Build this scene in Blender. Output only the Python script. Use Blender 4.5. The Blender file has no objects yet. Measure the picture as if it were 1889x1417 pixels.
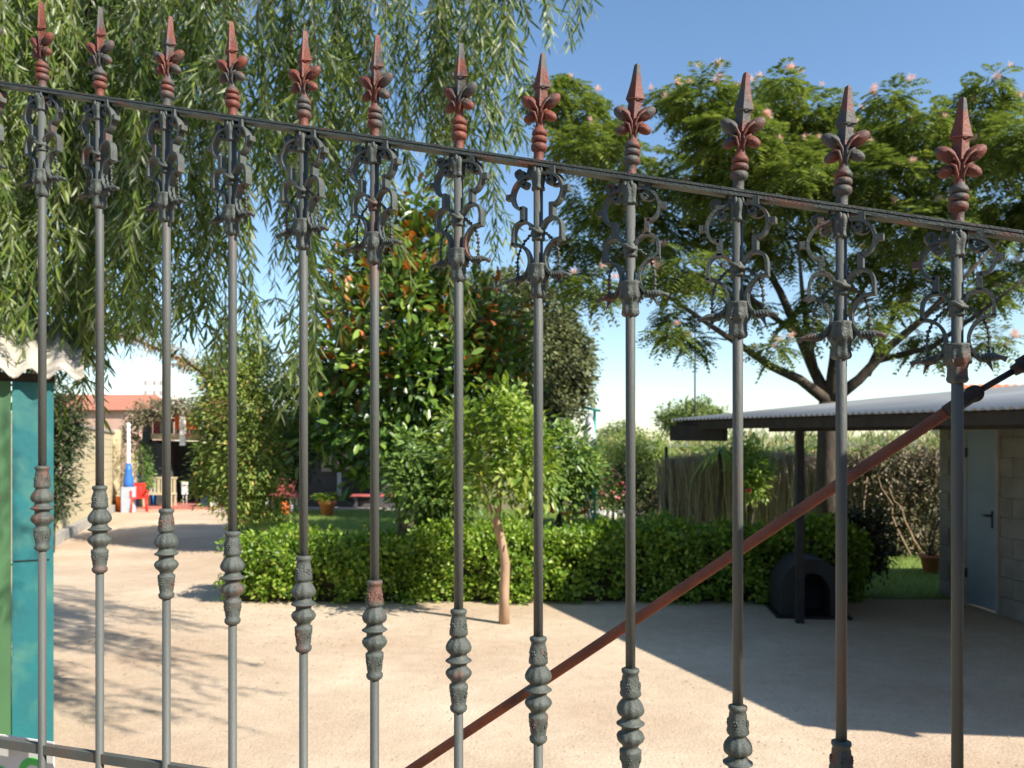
import bpy, math, random
import numpy as np
from mathutils import Vector, Matrix
random.seed(7); rng = np.random.default_rng(11)
R = math.radians
scn = bpy.context.scene
col = scn.collection

# ------------------------------------------------------------ camera / light
EYE = 1.65; FPX = 1520.0; CXP = 944.5; HY = 835.0        # pixels of the 1889 x 1417 photograph
cam_d = bpy.data.cameras.new('camera'); cam = bpy.data.objects.new('camera', cam_d); col.objects.link(cam)
cam.location = (0, 0, EYE); cam.rotation_euler = (R(90), 0, 0)
cam_d.sensor_width = 36; cam_d.lens = FPX / 1889 * 36
cam_d.shift_y = (HY - 708.5) / 1889; cam_d.clip_start = .05; cam_d.clip_end = 6000
cam_d.dof.use_dof = True; cam_d.dof.focus_distance = 1.08; cam_d.dof.aperture_fstop = 10.5
scn.camera = cam

SUNV = Vector((.82, -.57, .74)).normalized()
world = bpy.data.worlds.new('World'); scn.world = world; world.use_nodes = True
wn = world.node_tree; wn.nodes.clear()
sky = wn.nodes.new('ShaderNodeTexSky'); sky.sky_type = 'NISHITA'; sky.sun_disc = False
sky.sun_elevation = math.asin(SUNV.z); sky.sun_rotation = math.atan2(SUNV.x, SUNV.y)
sky.altitude = 0; sky.air_density = 1.0; sky.dust_density = .3; sky.ozone_density = 1.0
bgn = wn.nodes.new('ShaderNodeBackground'); bgn.inputs['Strength'].default_value = .118
wo = wn.nodes.new('ShaderNodeOutputWorld')
hsv = wn.nodes.new('ShaderNodeHueSaturation'); hsv.inputs['Saturation'].default_value = 1.12
wn.links.new(sky.outputs[0], hsv.inputs['Color']); wn.links.new(hsv.outputs[0], bgn.inputs[0]); wn.links.new(bgn.outputs[0], wo.inputs[0])
sl = bpy.data.lights.new('sun', 'SUN'); sl.energy = 5.0; sl.angle = R(.5); sl.color = (1, .93, .82)
so = bpy.data.objects.new('sun', sl); col.objects.link(so)
so.rotation_euler = SUNV.to_track_quat('Z', 'Y').to_euler()
scn.view_settings.view_transform = 'Standard'; scn.view_settings.look = 'None'
scn.view_settings.gamma = 1; scn.view_settings.use_curve_mapping = False
scn.view_settings.exposure = .84
scn.render.engine = 'CYCLES'

def W(px, py, Z):
    """world point seen at photograph pixel (px,py) at distance Z"""
    return Vector(((px - CXP) / FPX * Z, Z, EYE + (HY - py) / FPX * Z))
def G(px, Z): return Vector(((px - CXP) / FPX * Z, Z, 0))

# ------------------------------------------------------------ materials
def nodes(m):
    m.use_nodes = True; nt = m.node_tree; nt.nodes.clear()
    out = nt.nodes.new('ShaderNodeOutputMaterial'); return nt, out
def mat(name, c1, c2=None, rough=.7, scale=8., bump=.0, bscale=60., metal=0., detail=6, c3=None, s3=2., spec=.4,
        stretch=None, lo=.35, hi=.65, t3=(.5, .62)):
    m = bpy.data.materials.new(name); nt, out = nodes(m); L = nt.links
    p = nt.nodes.new('ShaderNodeBsdfPrincipled'); L.new(p.outputs[0], out.inputs[0])
    p.inputs['Roughness'].default_value = rough; p.inputs['Metallic'].default_value = metal
    p.inputs['Specular IOR Level'].default_value = spec
    tc = nt.nodes.new('ShaderNodeTexCoord'); vec = tc.outputs['Object']
    if stretch:
        mp = nt.nodes.new('ShaderNodeMapping'); mp.inputs['Scale'].default_value = stretch
        L.new(vec, mp.inputs[0]); vec = mp.outputs[0]
    c2 = c2 or tuple(v * .75 for v in c1)
    if name in ('weathered_iron_paint', 'iron_bar_paint', 'red_oxide_primer', 'cream_block', 'grey_block', 'green_board', 'galvanised_sheet'):
        oi = nt.nodes.new('ShaderNodeObjectInfo'); va = nt.nodes.new('ShaderNodeVectorMath'); va.operation = 'MULTIPLY_ADD'
        L.new(oi.outputs['Random'], va.inputs[0]); va.inputs[1].default_value = (37, 19, 53); L.new(vec, va.inputs[2]); vec = va.outputs[0]
    n = nt.nodes.new('ShaderNodeTexNoise'); n.inputs['Scale'].default_value = scale; n.inputs['Detail'].default_value = detail
    L.new(vec, n.inputs['Vector'])
    r = nt.nodes.new('ShaderNodeValToRGB'); r.color_ramp.elements[0].position = lo; r.color_ramp.elements[1].position = hi
    r.color_ramp.elements[0].color = (*c1, 1); r.color_ramp.elements[1].color = (*c2, 1)
    L.new(n.outputs['Fac'], r.inputs[0]); colr = r.outputs[0]
    if c3:
        n3 = nt.nodes.new('ShaderNodeTexNoise'); n3.inputs['Scale'].default_value = s3; n3.inputs['Detail'].default_value = 8
        L.new(vec, n3.inputs['Vector'])
        r3 = nt.nodes.new('ShaderNodeValToRGB'); r3.color_ramp.elements[0].position = t3[0]; r3.color_ramp.elements[1].position = t3[1]
        L.new(n3.outputs['Fac'], r3.inputs[0])
        mx = nt.nodes.new('ShaderNodeMix'); mx.data_type = 'RGBA'
        L.new(r3.outputs[0], mx.inputs['Factor']); L.new(colr, mx.inputs['A']); mx.inputs['B'].default_value = (*c3, 1)
        colr = mx.outputs['Result']
    L.new(colr, p.inputs['Base Color'])
    if bump:
        nb = nt.nodes.new('ShaderNodeTexNoise'); nb.inputs['Scale'].default_value = bscale; nb.inputs['Detail'].default_value = 5
        L.new(vec, nb.inputs['Vector'])
        b = nt.nodes.new('ShaderNodeBump'); b.inputs['Strength'].default_value = bump; b.inputs['Distance'].default_value = .01
        L.new(nb.outputs['Fac'], b.inputs['Height']); L.new(b.outputs[0], p.inputs['Normal'])
    return m
def leafmat(name, cols, rough=.45, trans=.3, spec=.4):
    """leaf colours: one of the ramp stops per leaf (per mesh island)"""
    m = bpy.data.materials.new(name); nt, out = nodes(m); L = nt.links
    g = nt.nodes.new('ShaderNodeNewGeometry')
    r = nt.nodes.new('ShaderNodeValToRGB'); r.color_ramp.interpolation = 'LINEAR'
    e = r.color_ramp.elements; n = len(cols)
    while len(e) < n: e.new(.5)
    for i, (pos, c) in enumerate(cols): e[i].position = pos; e[i].color = (*c, 1)
    L.new(g.outputs['Random Per Island'], r.inputs[0])
    p = nt.nodes.new('ShaderNodeBsdfPrincipled'); p.inputs['Roughness'].default_value = rough
    p.inputs['Specular IOR Level'].default_value = spec
    L.new(r.outputs[0], p.inputs['Base Color'])
    t = nt.nodes.new('ShaderNodeBsdfTranslucent')
    hs = nt.nodes.new('ShaderNodeHueSaturation'); hs.inputs['Value'].default_value = 1.5; hs.inputs['Saturation'].default_value = 1.15
    L.new(r.outputs[0], hs.inputs['Color']); L.new(hs.outputs[0], t.inputs[0])
    mx = nt.nodes.new('ShaderNodeMixShader'); mx.inputs[0].default_value = trans
    L.new(p.outputs[0], mx.inputs[1]); L.new(t.outputs[0], mx.inputs[2]); L.new(mx.outputs[0], out.inputs[0])
    return m

M = {}
M['iron'] = mat('weathered_iron_paint', (.054, .064, .056), (.080, .090, .078), .6, 60, .25, 400, c3=(.13, .062, .042), s3=22, t3=(.58, .68), spec=.5)
M['iron_bar'] = mat('iron_bar_paint', (.070, .076, .068), (.098, .104, .094), .62, 12, .12, 500, c3=(.15, .085, .06), s3=9, t3=(.58, .7), spec=.5, stretch=(1, 1, .25))
M['finial'] = mat('red_oxide_primer', (.20, .055, .032), (.125, .042, .030), .62, 30, .2, 300, c3=(.075, .072, .066), s3=22, t3=(.47, .56))
M['rust'] = mat('rusty_tube', (.38, .11, .05), (.25, .08, .042), .7, 25, .25, 300, c3=(.10, .045, .03), s3=9, t3=(.55, .66))
M['dark_iron'] = mat('dark_iron', (.03, .026, .025), (.05, .035, .03), .6, 30, .2, 300)
M['sand'] = mat('sandy_gravel', (.60, .475, .34), (.69, .56, .415), .95, 1.3, .6, 55, c3=(.54, .40, .28), s3=.55, t3=(.42, .66), spec=.1)
def speckle(m, items):
    nt = m.node_tree; L = nt.links; p = next(n for n in nt.nodes if n.type == 'BSDF_PRINCIPLED'); src = p.inputs['Base Color'].links[0].from_socket
    tc = nt.nodes.new('ShaderNodeTexCoord')
    for sc, lo, hi, a, b in items:
        n = nt.nodes.new('ShaderNodeTexNoise'); n.inputs['Scale'].default_value = sc; n.inputs['Detail'].default_value = 4; L.new(tc.outputs['Object'], n.inputs['Vector'])
        r_ = nt.nodes.new('ShaderNodeValToRGB'); e = r_.color_ramp.elements; e[0].position = lo; e[1].position = hi; e[0].color = (a, a, a, 1); e[1].color = (b, b, b, 1); L.new(n.outputs['Fac'], r_.inputs[0])
        mx = nt.nodes.new('ShaderNodeMix'); mx.data_type = 'RGBA'; mx.blend_type = 'MULTIPLY'; mx.inputs['Factor'].default_value = 1
        L.new(src, mx.inputs['A']); L.new(r_.outputs[0], mx.inputs['B']); src = mx.outputs['Result']
    L.new(src, p.inputs['Base Color'])
speckle(M['sand'], [(150, .35, .6, .80, 1.04), (38, .38, .62, .90, 1.03), (7, .3, .7, .90, 1.04), (260, .66, .70, 1.0, .6)])
M['earth'] = mat('field_soil', (.16, .17, .06), (.23, .19, .10), .95, .3, .5, 3, spec=.1)
M['lawn'] = mat('lawn_ground', (.17, .24, .06), (.22, .28, .08), .95, 1.2, .8, 60, spec=.1)
M['terr'] = mat('terrace_paint', (.42, .13, .10), (.5, .2, .15), .8, 3)
M['stone_p'] = mat('pebble', (.5, .40, .30), (.33, .26, .2), .9, 4, spec=.2)
M['grassb'] = leafmat('grass_blade', [(0, (.13, .22, .04)), (.6, (.20, .29, .07)), (1, (.30, .33, .11))], .6, .35)
M['hedge'] = leafmat('hedge_leaf', [(0, (.07, .15, .02)), (.45, (.17, .29, .032)), (.8, (.30, .42, .055)), (1, (.42, .48, .10))], .4, .3)
M['twig'] = mat('twiggy_core', (.025, .03, .012), (.045, .04, .02), .9, 20)
M['willow'] = leafmat('willow_leaf', [(0, (.05, .095, .020)), (.4, (.11, .17, .030)), (.62, (.20, .26, .045)), (.78, (.26, .31, .16)), (1, (.46, .50, .36))], .42, .32)
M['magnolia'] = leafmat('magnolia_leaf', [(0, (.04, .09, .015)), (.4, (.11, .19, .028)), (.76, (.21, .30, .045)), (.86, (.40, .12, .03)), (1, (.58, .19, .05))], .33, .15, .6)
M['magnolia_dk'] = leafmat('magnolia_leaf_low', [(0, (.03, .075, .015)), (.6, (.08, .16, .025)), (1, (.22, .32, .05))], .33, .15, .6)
M['oak'] = leafmat('holm_oak_leaf', [(0, (.07, .085, .032)), (.5, (.13, .15, .06)), (1, (.22, .235, .11))], .6, .15)
M['conifer'] = leafmat('juniper_spray', [(0, (.09, .15, .03)), (.5, (.19, .27, .05)), (.88, (.31, .37, .08)), (1, (.48, .32, .10))], .65, .15)
M['conifer_br'] = leafmat('juniper_spray_brown', [(0, (.10, .12, .035)), (.5, (.26, .17, .06)), (1, (.42, .24, .11))], .7, .15)
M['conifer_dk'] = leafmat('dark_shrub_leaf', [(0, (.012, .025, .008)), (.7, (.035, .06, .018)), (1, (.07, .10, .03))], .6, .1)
M['citrus'] = leafmat('citrus_leaf', [(0, (.09, .16, .025)), (.5, (.17, .26, .04)), (1, (.33, .39, .08))], .35, .35)
M['citrus_tip'] = leafmat('citrus_new_leaf', [(0, (.34, .46, .10)), (1, (.52, .60, .20))], .35, .4)
M['orange_tree'] = leafmat('orange_tree_leaf', [(0, (.06, .12, .03)), (.5, (.12, .20, .05)), (.9, (.20, .30, .06)), (1, (.34, .45, .09))], .35, .25)
M['albizia'] = leafmat('silk_tree_frond', [(0, (.075, .11, .03)), (.5, (.15, .20, .048)), (1, (.26, .30, .075))], .55, .3)
M['pink'] = leafmat('silk_flower', [(0, (.70, .38, .32)), (.6, (.80, .55, .46)), (1, (.85, .72, .62))], .6, .4)
M['ivy'] = leafmat('dry_climber_leaf', [(0, (.07, .09, .035)), (.35, (.15, .15, .07)), (.7, (.26, .20, .13)), (1, (.42, .36, .26))], .7, .2)
M['yucca'] = leafmat('strap_leaf', [(0, (.16, .26, .05)), (.7, (.30, .38, .10)), (1, (.45, .42, .16))], .5, .3)
M['corn'] = leafmat('maize_leaf', [(0, (.10, .18, .04)), (.55, (.19, .27, .07)), (.8, (.34, .30, .12)), (1, (.50, .34, .18))], .6, .3)
M['reed'] = leafmat('heather_reed', [(0, (.22, .17, .13)), (.5, (.38, .30, .24)), (1, (.58, .49, .39))], .9, .0, .1)
M['pine'] = leafmat('pine_tuft', [(0, (.09, .14, .03)), (.6, (.15, .21, .05)), (1, (.25, .29, .08))], .7, .15)
M['bark'] = mat('grey_bark', (.10, .075, .055), (.05, .04, .03), .95, 14, .8, 40, stretch=(1, 1, .3))
M['bark_lt'] = mat('pale_bark', (.42, .28, .18), (.30, .20, .13), .9, 14, .5, 50, stretch=(1, 1, .3))
M['willow_stem'] = mat('willow_stem', (.16, .15, .06), (.10, .09, .04), .7)
M['cream'] = mat('cream_block', (.56, .47, .30), (.49, .41, .26), .85, 5, .2, 40)
M['mortar'] = mat('mortar', (.42, .38, .30), (.34, .3, .24), .95, 8)
M['grey_block'] = mat('grey_block', (.30, .28, .25), (.22, .21, .19), .9, 4, .4, 60)
M['concrete'] = mat('concrete', (.40, .38, .34), (.30, .28, .25), .9, 4, .3, 40)
M['roof_metal'] = mat('galvanised_sheet', (.36, .375, .38), (.29, .30, .31), .5, 1.5, 0, metal=.25, spec=.5)
M['fibro'] = mat('fibre_cement', (.52, .47, .39), (.38, .34, .28), .9, 9, .4, 60)
M['dark_wood'] = mat('dark_timber', (.035, .030, .026), (.02, .018, .016), .8, 10)
M['post'] = mat('dark_post', (.03, .03, .032), (.02, .02, .02), .6, 10)
M['door'] = mat('pale_blue_door', (.27, .33, .39), (.22, .28, .34), .5, 2)
M['frame'] = mat('door_frame', (.40, .38, .35), (.32, .3, .28), .7, 4)
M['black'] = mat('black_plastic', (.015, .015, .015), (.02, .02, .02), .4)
M['teal'] = mat('teal_board', (.010, .135, .145), (.012, .11, .125), .6, 3, .2, 30, c3=(.05, .17, .14), s3=4, t3=(.5, .66))
M['green'] = mat('green_board', (.055, .14, .055), (.045, .12, .05), .6, 3, .1, 30)
M['white'] = mat('white_paint', (.80, .79, .76), (.72, .71, .68), .5, 4)
M['lettergreen'] = mat('green_letter', (.08, .60, .10), (.07, .5, .09), .5)
M['tealm'] = mat('teal_metal', (.05, .33, .30), (.04, .27, .25), .5)
M['blue'] = mat('blue_plastic', (.03, .16, .55), (.03, .13, .45), .4)
M['ltblue'] = mat('pale_blue_paint', (.45, .52, .60), (.40, .46, .54), .6)
M['red'] = mat('red_plastic', (.70, .035, .025), (.6, .03, .02), .35)
M['orange'] = mat('orange_cloth', (.80, .17, .045), (.7, .14, .04), .7, 4)
M['orangepl'] = mat('orange_plastic', (.75, .16, .02), (.65, .13, .02), .45)
M['maroon'] = mat('maroon_paint', (.28, .03, .05), (.22, .03, .04), .6)
M['pinkp'] = mat('faded_red_plastic', (.60, .16, .15), (.5, .12, .12), .5)
M['terra'] = mat('terracotta', (.60, .20, .11), (.5, .17, .09), .8, 12, .2, 60)
M['tile'] = mat('roof_tile', (.50, .20, .12), (.38, .15, .10), .9, 10)
M['pinkwall'] = mat('pink_render', (.55, .36, .28), (.48, .31, .25), .9, 3)
M['darkwall'] = mat('dark_grey_render', (.08, .08, .085), (.06, .06, .06), .9, 3)
M['glass'] = mat('window_glass', (.03, .04, .05), (.04, .05, .06), .1, 3, spec=.8)
M['yellow'] = mat('yellow_plastic', (.75, .5, .05), (.7, .45, .04), .4)
M['hillm'] = mat('far_hill', (.20, .21, .22), (.24, .25, .25), 1, .01, spec=.0)
M['stonew'] = mat('white_stone', (.70, .67, .60), (.55, .52, .46), .9, 8, .4, 20)

# ------------------------------------------------------------ mesh helpers
class MB:
    def __init__(s): s.v = []; s.f = []; s.smooth = []
    def add(s, vs, fs, smooth=False):
        o = len(s.v); s.v += [tuple(v) for v in vs]
        s.f += [tuple(i + o for i in f) for f in fs]; s.smooth += [smooth] * len(fs); return s
    def box(s, a, b, ax=None, o=None):
        x0, y0, z0 = a; x1, y1, z1 = b
        vs = [Vector(p) for p in ((x0, y0, z0), (x1, y0, z0), (x1, y1, z0), (x0, y1, z0), (x0, y0, z1), (x1, y0, z1), (x1, y1, z1), (x0, y1, z1))]
        if ax is not None:
            ux, uy = ax; o = o or Vector((0, 0, 0))
            vs = [o + Vector((ux[0] * v.x + uy[0] * v.y, ux[1] * v.x + uy[1] * v.y, v.z)) for v in vs]
        return s.add(vs, [(0, 3, 2, 1), (4, 5, 6, 7), (0, 1, 5, 4), (1, 2, 6, 5), (2, 3, 7, 6), (3, 0, 4, 7)])
    def tube(s, pts, rad, n=8, cap=True, flat=None):
        pts = [Vector(p) for p in pts]
        if not hasattr(rad, '__len__'): rad = [rad] * len(pts)
        vs = []; ref = None
        for i, p in enumerate(pts):
            d = (pts[min(i + 1, len(pts) - 1)] - pts[max(i - 1, 0)])
            if d.length < 1e-9: d = Vector((0, 0, 1))
            d.normalize()
            if ref is None: ref = Vector((0, 1, 0)) if abs(d.y) < .9 else Vector((1, 0, 0))
            u = d.cross(ref)
            if u.length < 1e-4: u = d.cross(Vector((1, .3, 0)))
            u.normalize(); w = u.cross(d).normalized(); ref = w
            for k in range(n):
                a = 2 * math.pi * k / n
                vs.append(p + u * math.cos(a) * rad[i] + w * math.sin(a) * rad[i])
        fs = []
        for i in range(len(pts) - 1):
            for k in range(n):
                k2 = (k + 1) % n
                fs.append((i * n + k, i * n + k2, (i + 1) * n + k2, (i + 1) * n + k))
        if cap:
            fs.append(tuple(range(n - 1, -1, -1))); fs.append(tuple((len(pts) - 1) * n + k for k in range(n)))
        return s.add(vs, fs, True)
    def lathe(s, prof, n=24, o=(0, 0, 0), mod=None):
        """prof: list of (r, z); mod(theta, z, r) -> r"""
        vs = []; o = Vector(o)
        for (r, z) in prof:
            for k in range(n):
                a = 2 * math.pi * k / n
                rr = mod(a, z, r) if mod else r
                vs.append(o + Vector((rr * math.cos(a), rr * math.sin(a), z)))
        fs = []
        for i in range(len(prof) - 1):
            for k in range(n):
                k2 = (k + 1) % n; fs.append((i * n + k, i * n + k2, (i + 1) * n + k2, (i + 1) * n + k))
        fs.append(tuple(range(n - 1, -1, -1))); fs.append(tuple((len(prof) - 1) * n + k for k in range(n)))
        return s.add(vs, fs, True)
    def strip(s, pts, w, t, y0=0):
        """flat bar bent along a curve in the XZ plane: width w along Y, thickness t"""
        n = len(pts); vs = []
        for i, (x, z) in enumerate(pts):
            a = pts[max(i - 1, 0)]; b = pts[min(i + 1, n - 1)]
            dx, dz = b[0] - a[0], b[1] - a[1]; l = math.hypot(dx, dz) or 1; nx, nz = -dz / l * t / 2, dx / l * t / 2
            vs += [(x + nx, y0 - w / 2, z + nz), (x + nx, y0 + w / 2, z + nz), (x - nx, y0 + w / 2, z - nz), (x - nx, y0 - w / 2, z - nz)]
        fs = []
        for i in range(n - 1):
            for k in range(4):
                k2 = (k + 1) % 4; fs.append((i * 4 + k, (i + 1) * 4 + k, (i + 1) * 4 + k2, i * 4 + k2))
        fs += [(0, 1, 2, 3), tuple((n - 1) * 4 + k for k in (3, 2, 1, 0))]
        return s.add(vs, fs)
    def ball(s, c, r, n=8, m=6, noise=0):
        c = Vector(c); r = Vector(r) if hasattr(r, '__len__') else Vector((r, r, r)); vs = []
        for i in range(m + 1):
            ph = math.pi * i / m
            for k in range(n):
                a = 2 * math.pi * k / n; q = 1 + random.uniform(-noise, noise)
                vs.append(c + Vector((r.x * math.sin(ph) * math.cos(a), r.y * math.sin(ph) * math.sin(a), -r.z * math.cos(ph))) * 1.0 * (q if 0 < i < m else 1) if False else
                          Vector((c.x + q * r.x * math.sin(ph) * math.cos(a), c.y + q * r.y * math.sin(ph) * math.sin(a), c.z - r.z * math.cos(ph))))
        fs = [(i * n + k, i * n + (k + 1) % n, (i + 1) * n + (k + 1) % n, (i + 1) * n + k) for i in range(m) for k in range(n)]
        return s.add(vs, fs, True)
    def prism(s, poly, z0, z1):
        n = len(poly); vs = [(x, y, z0) for x, y in poly] + [(x, y, z1) for x, y in poly]
        return s.add(vs, [tuple(range(n - 1, -1, -1)), tuple(range(n, 2 * n))] + [(i, (i + 1) % n, n + (i + 1) % n, n + i) for i in range(n)])
    def mesh(s, name, m):
        me = bpy.data.meshes.new(name); me.from_pydata(s.v, [], s.f)
        me.polygons.foreach_set('use_smooth', s.smooth); me.update()
        if m: me.materials.append(m)
        return me
    def build(s, name, m, parent=None, loc=None):
        o = bpy.data.objects.new(name, s.mesh(name, m)); col.objects.link(o)
        if parent: o.parent = parent
        if loc is not None: o.location = loc
        return o
def npmesh(name, V, F, m, smooth=False):
    V = np.asarray(V, dtype=np.float32).reshape(-1, 3); F = np.asarray(F, dtype=np.int32); k = F.shape[1]
    me = bpy.data.meshes.new(name)
    me.vertices.add(len(V)); me.vertices.foreach_set('co', V.ravel())
    me.loops.add(F.size); me.loops.foreach_set('vertex_index', F.ravel())
    me.polygons.add(len(F)); me.polygons.foreach_set('loop_start', np.arange(0, F.size, k, dtype=np.int32))
    me.polygons.foreach_set('loop_total', np.full(len(F), k, dtype=np.int32))
    if smooth: me.polygons.foreach_set('use_smooth', np.ones(len(F), dtype=bool))
    me.update(calc_edges=True); me.validate(); me.materials.append(m); return me
def obj(name, me, parent=None, loc=None):
    o = bpy.data.objects.new(name, me); col.objects.link(o)
    if parent: o.parent = parent
    if loc is not None: o.location = loc
    return o
def thing(name, label, cat, loc=(0, 0, 0), rz=0, group=None):
    o = bpy.data.objects.new(name, None); col.objects.link(o); o.empty_display_size = .2
    o.location = loc; o.rotation_euler = (0, 0, rz); o['label'] = label; o['category'] = cat
    if group: o['group'] = group
    return o
def tag(o, label, cat, group=None, kind=None):
    o['label'] = label; o['category'] = cat
    if group: o['group'] = group
    if kind: o['kind'] = kind
    return o
def struct(o): o['kind'] = 'structure'; return o
def stuff(o): o['kind'] = 'stuff'; return o

# leaves -----------------------------------------------------------------
T4 = (np.array([[0, 0, 0], [.45, -.5, .10], [1, 0, -.08], [.45, .5, .10]]), np.array([[0, 1, 2], [0, 2, 3]]))
T6 = (np.array([[0, 0, 0], [.28, -.42, .10], [.68, -.38, .08], [1, 0, -.12], [.68, .38, .08], [.28, .42, .10]]),
      np.array([[0, 1, 2, 3], [0, 3, 4, 5]]))
def unit(a): return a / (np.linalg.norm(a, axis=1, keepdims=True) + 1e-9)
def leaves(P, D, N, Ln, Wd, T=T4):
    D = unit(D); S = unit(np.cross(D, N)); U = np.cross(S, D)
    t, f = T; n = len(P); k = len(t)
    V = P[:, None, :] + D[:, None, :] * (t[None, :, 0:1] * Ln[:, None, None]) + S[:, None, :] * (t[None, :, 1:2] * Wd[:, None, None]) \
        + U[:, None, :] * (t[None, :, 2:3] * Wd[:, None, None])
    F = f[None] + (np.arange(n) * k)[:, None, None]
    return V.reshape(-1, 3), F.reshape(-1, f.shape[1])
def rdir(n): return unit(rng.normal(size=(n, 3)))
def crown(name, blobs, m, ll, lw, dens=1., T=T4, parent=None, clump=.13, per=26, out=.9, droop=.25, shell=.55, sun=0):
    """leaf clumps through the volume of several ellipsoids. blobs: (centre, radii, number of leaves)"""
    Ps, Ds, Ns = [], [], []
    for c, r, n in blobs:
        n = int(n * dens); nc = max(3, n // per)
        d = rdir(nc); rad = shell + (1 - shell) * rng.random(nc) ** .6
        rad *= 1 + .13 * rng.normal(size=nc)
        r_ = np.array(r if hasattr(r, '__len__') else (r, r, r))
        cc = np.array(c) + d * rad[:, None] * r_
        idx = rng.integers(0, nc, n)
        loc = rng.normal(size=(n, 3)) * clump
        P = cc[idx] + loc
        D = unit(out * d[idx] + .9 * unit(loc) + .7 * rdir(n)); D[:, 2] -= droop; D = unit(D)
        N = unit(np.array([.2, -.2, 1.]) + .7 * rdir(n) + .4 * d[idx])
        Ps.append(P); Ds.append(D); Ns.append(N)
    P = np.concatenate(Ps); D = np.concatenate(Ds); N = np.concatenate(Ns); n = len(P)
    keep = P[:, 2] > .04; P, D, N = P[keep], D[keep], N[keep]; n = len(P)
    s = .7 + .6 * rng.random(n)
    V, F = leaves(P, D, N, ll * s, lw * s, T)
    return stuff(obj(name, npmesh(name, V, F, m), parent))
def wig(a, b, n=6, amp=.05, r0=.05, r1=.02, up=0):
    a = Vector(a); b = Vector(b); pts = []; L = (b - a).length
    for i in range(n + 1):
        t = i / n; p = a.lerp(b, t) + Vector((random.uniform(-1, 1), random.uniform(-1, 1), random.uniform(-1, 1))) * amp * L * (0 if i in (0, n) else 1) + Vector((0, 0, up * L * math.sin(t * math.pi)))
        pts.append(p)
    return pts, [r0 + (r1 - r0) * i / n for i in range(n + 1)]

# ============================================================ SETTING
g = MB(); g.add([(-3000, -200, -.03), (3000, -200, -.03), (3000, 4000, -.03), (-3000, 4000, -.03)], [(0, 1, 2, 3)])
struct(g.build('ground', M['earth']))
g = MB(); g.add([(-16, -9, 0), (12, -9, 0), (12, 9.6, 0), (8, 9.6, 0), (7.9, 12.8, 0), (2.9, 14.5, 0), (-3, 26, 0), (-12.5, 26, 0), (-7.3, 12, 0), (-16, 9, 0)], [tuple(range(10))])
struct(g.build('gravel_yard', M['sand']))
lawnp = [(-3.0, 9.25), (8.0, 9.25), (7.9, 12.8), (5.3, 13.7), (2.75, 14.6), (3.2, 23.4), (-8.1, 23.4)]
g = MB(); g.add([(x, y, .004) for x, y in lawnp], [tuple(range(7))]); struct(g.build('lawn', M['lawn']))
g = MB(); g.add([(-40, -7.2, .004), (40, -7.2, .004), (40, -.9, .004), (-40, .1, .004)], [(0, 1, 2, 3)]); struct(g.build('added_road', mat('asphalt', (.05, .05, .05), (.07, .068, .065), .95, 3, .4, 80)))  # unseen dark road added to weaken light bounced onto the gate
# grass blades on the lawn
def inpoly(x, y, poly):
    c = np.zeros(len(x), bool); j = len(poly) - 1
    for i in range(len(poly)):
        xi, yi = poly[i]; xj, yj = poly[j]
        c ^= ((yi > y) != (yj > y)) & (x < (xj - xi) * (y - yi) / (yj - yi + 1e-12) + xi); j = i
    return c
n = 90000; xx = rng.uniform(-8, 7.4, n); yy = rng.uniform(9.3, 23.4, n); k = inpoly(xx, yy, lawnp)
P = np.stack([xx[k], yy[k], np.full(k.sum(), .004)], 1); n = len(P)
D = unit(np.array([0, 0, 1.]) + .5 * rdir(n)); N = rdir(n)
V, F = leaves(P, D, N, .05 + .04 * rng.random(n), np.full(n, .009))
tag(stuff(obj('lawn_grass', npmesh('lawn_grass', V, F, M['grassb']))), 'short green lawn grass behind the clipped hedge', 'grass')
# pebbles on the yard
n = 16000; xx = rng.uniform(-6.5, 5, n); yy = 3.2 + 9 * rng.random(n) ** 1.3
pv = []; pf = []
base = np.array([[1, 0, 0], [0, 1, 0], [-1, 0, 0], [0, -1, 0], [0, 0, .7]]); bf = np.array([[0, 1, 4], [1, 2, 4], [2, 3, 4], [3, 0, 4]])
a = rng.random(n) * 6.28; s = .003 + .010 * rng.random(n) ** 3
ca, sa = np.cos(a), np.sin(a)
bx = base[None, :, 0] * ca[:, None] - base[None, :, 1] * sa[:, None] * .7; by = base[None, :, 0] * sa[:, None] + base[None, :, 1] * ca[:, None] * .7
V = np.stack([xx[:, None] + bx * s[:, None], yy[:, None] + by * s[:, None], .0005 + base[None, :, 2] * s[:, None]], 2)
F = bf[None] + (np.arange(n) * 5)[:, None, None]
tag(stuff(obj('loose_pebbles', npmesh('loose_pebbles', V.reshape(-1, 3), F.reshape(-1, 3), M['stone_p']))), 'tiny pale pebbles strewn over the sandy yard', 'gravel')
n = 420; xx = np.concatenate([rng.normal(-2.5, 1.3, 200), rng.uniform(-4, 4, 220)]); yy = np.concatenate([rng.normal(7.4, 1.1, 200), 8.9 - rng.exponential(.5, 220)])
P = np.stack([xx, yy, np.full(n, .006)], 1); D = rdir(n) * np.array([1, 1, .1]); N = unit(np.array([0, 0, 1.]) + .4 * rdir(n))
V, F = leaves(P, D, N, .025 + .025 * rng.random(n), .007 + .005 * rng.random(n), T6)
tag(stuff(obj('fallen_leaves', npmesh('fallen_leaves', V, F, leafmat('dead_leaf', [(0, (.20, .12, .05)), (.6, (.36, .27, .12)), (1, (.5, .42, .22))], .8, .1)))), 'dry fallen leaves scattered over the sandy yard', 'leaves')
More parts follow.
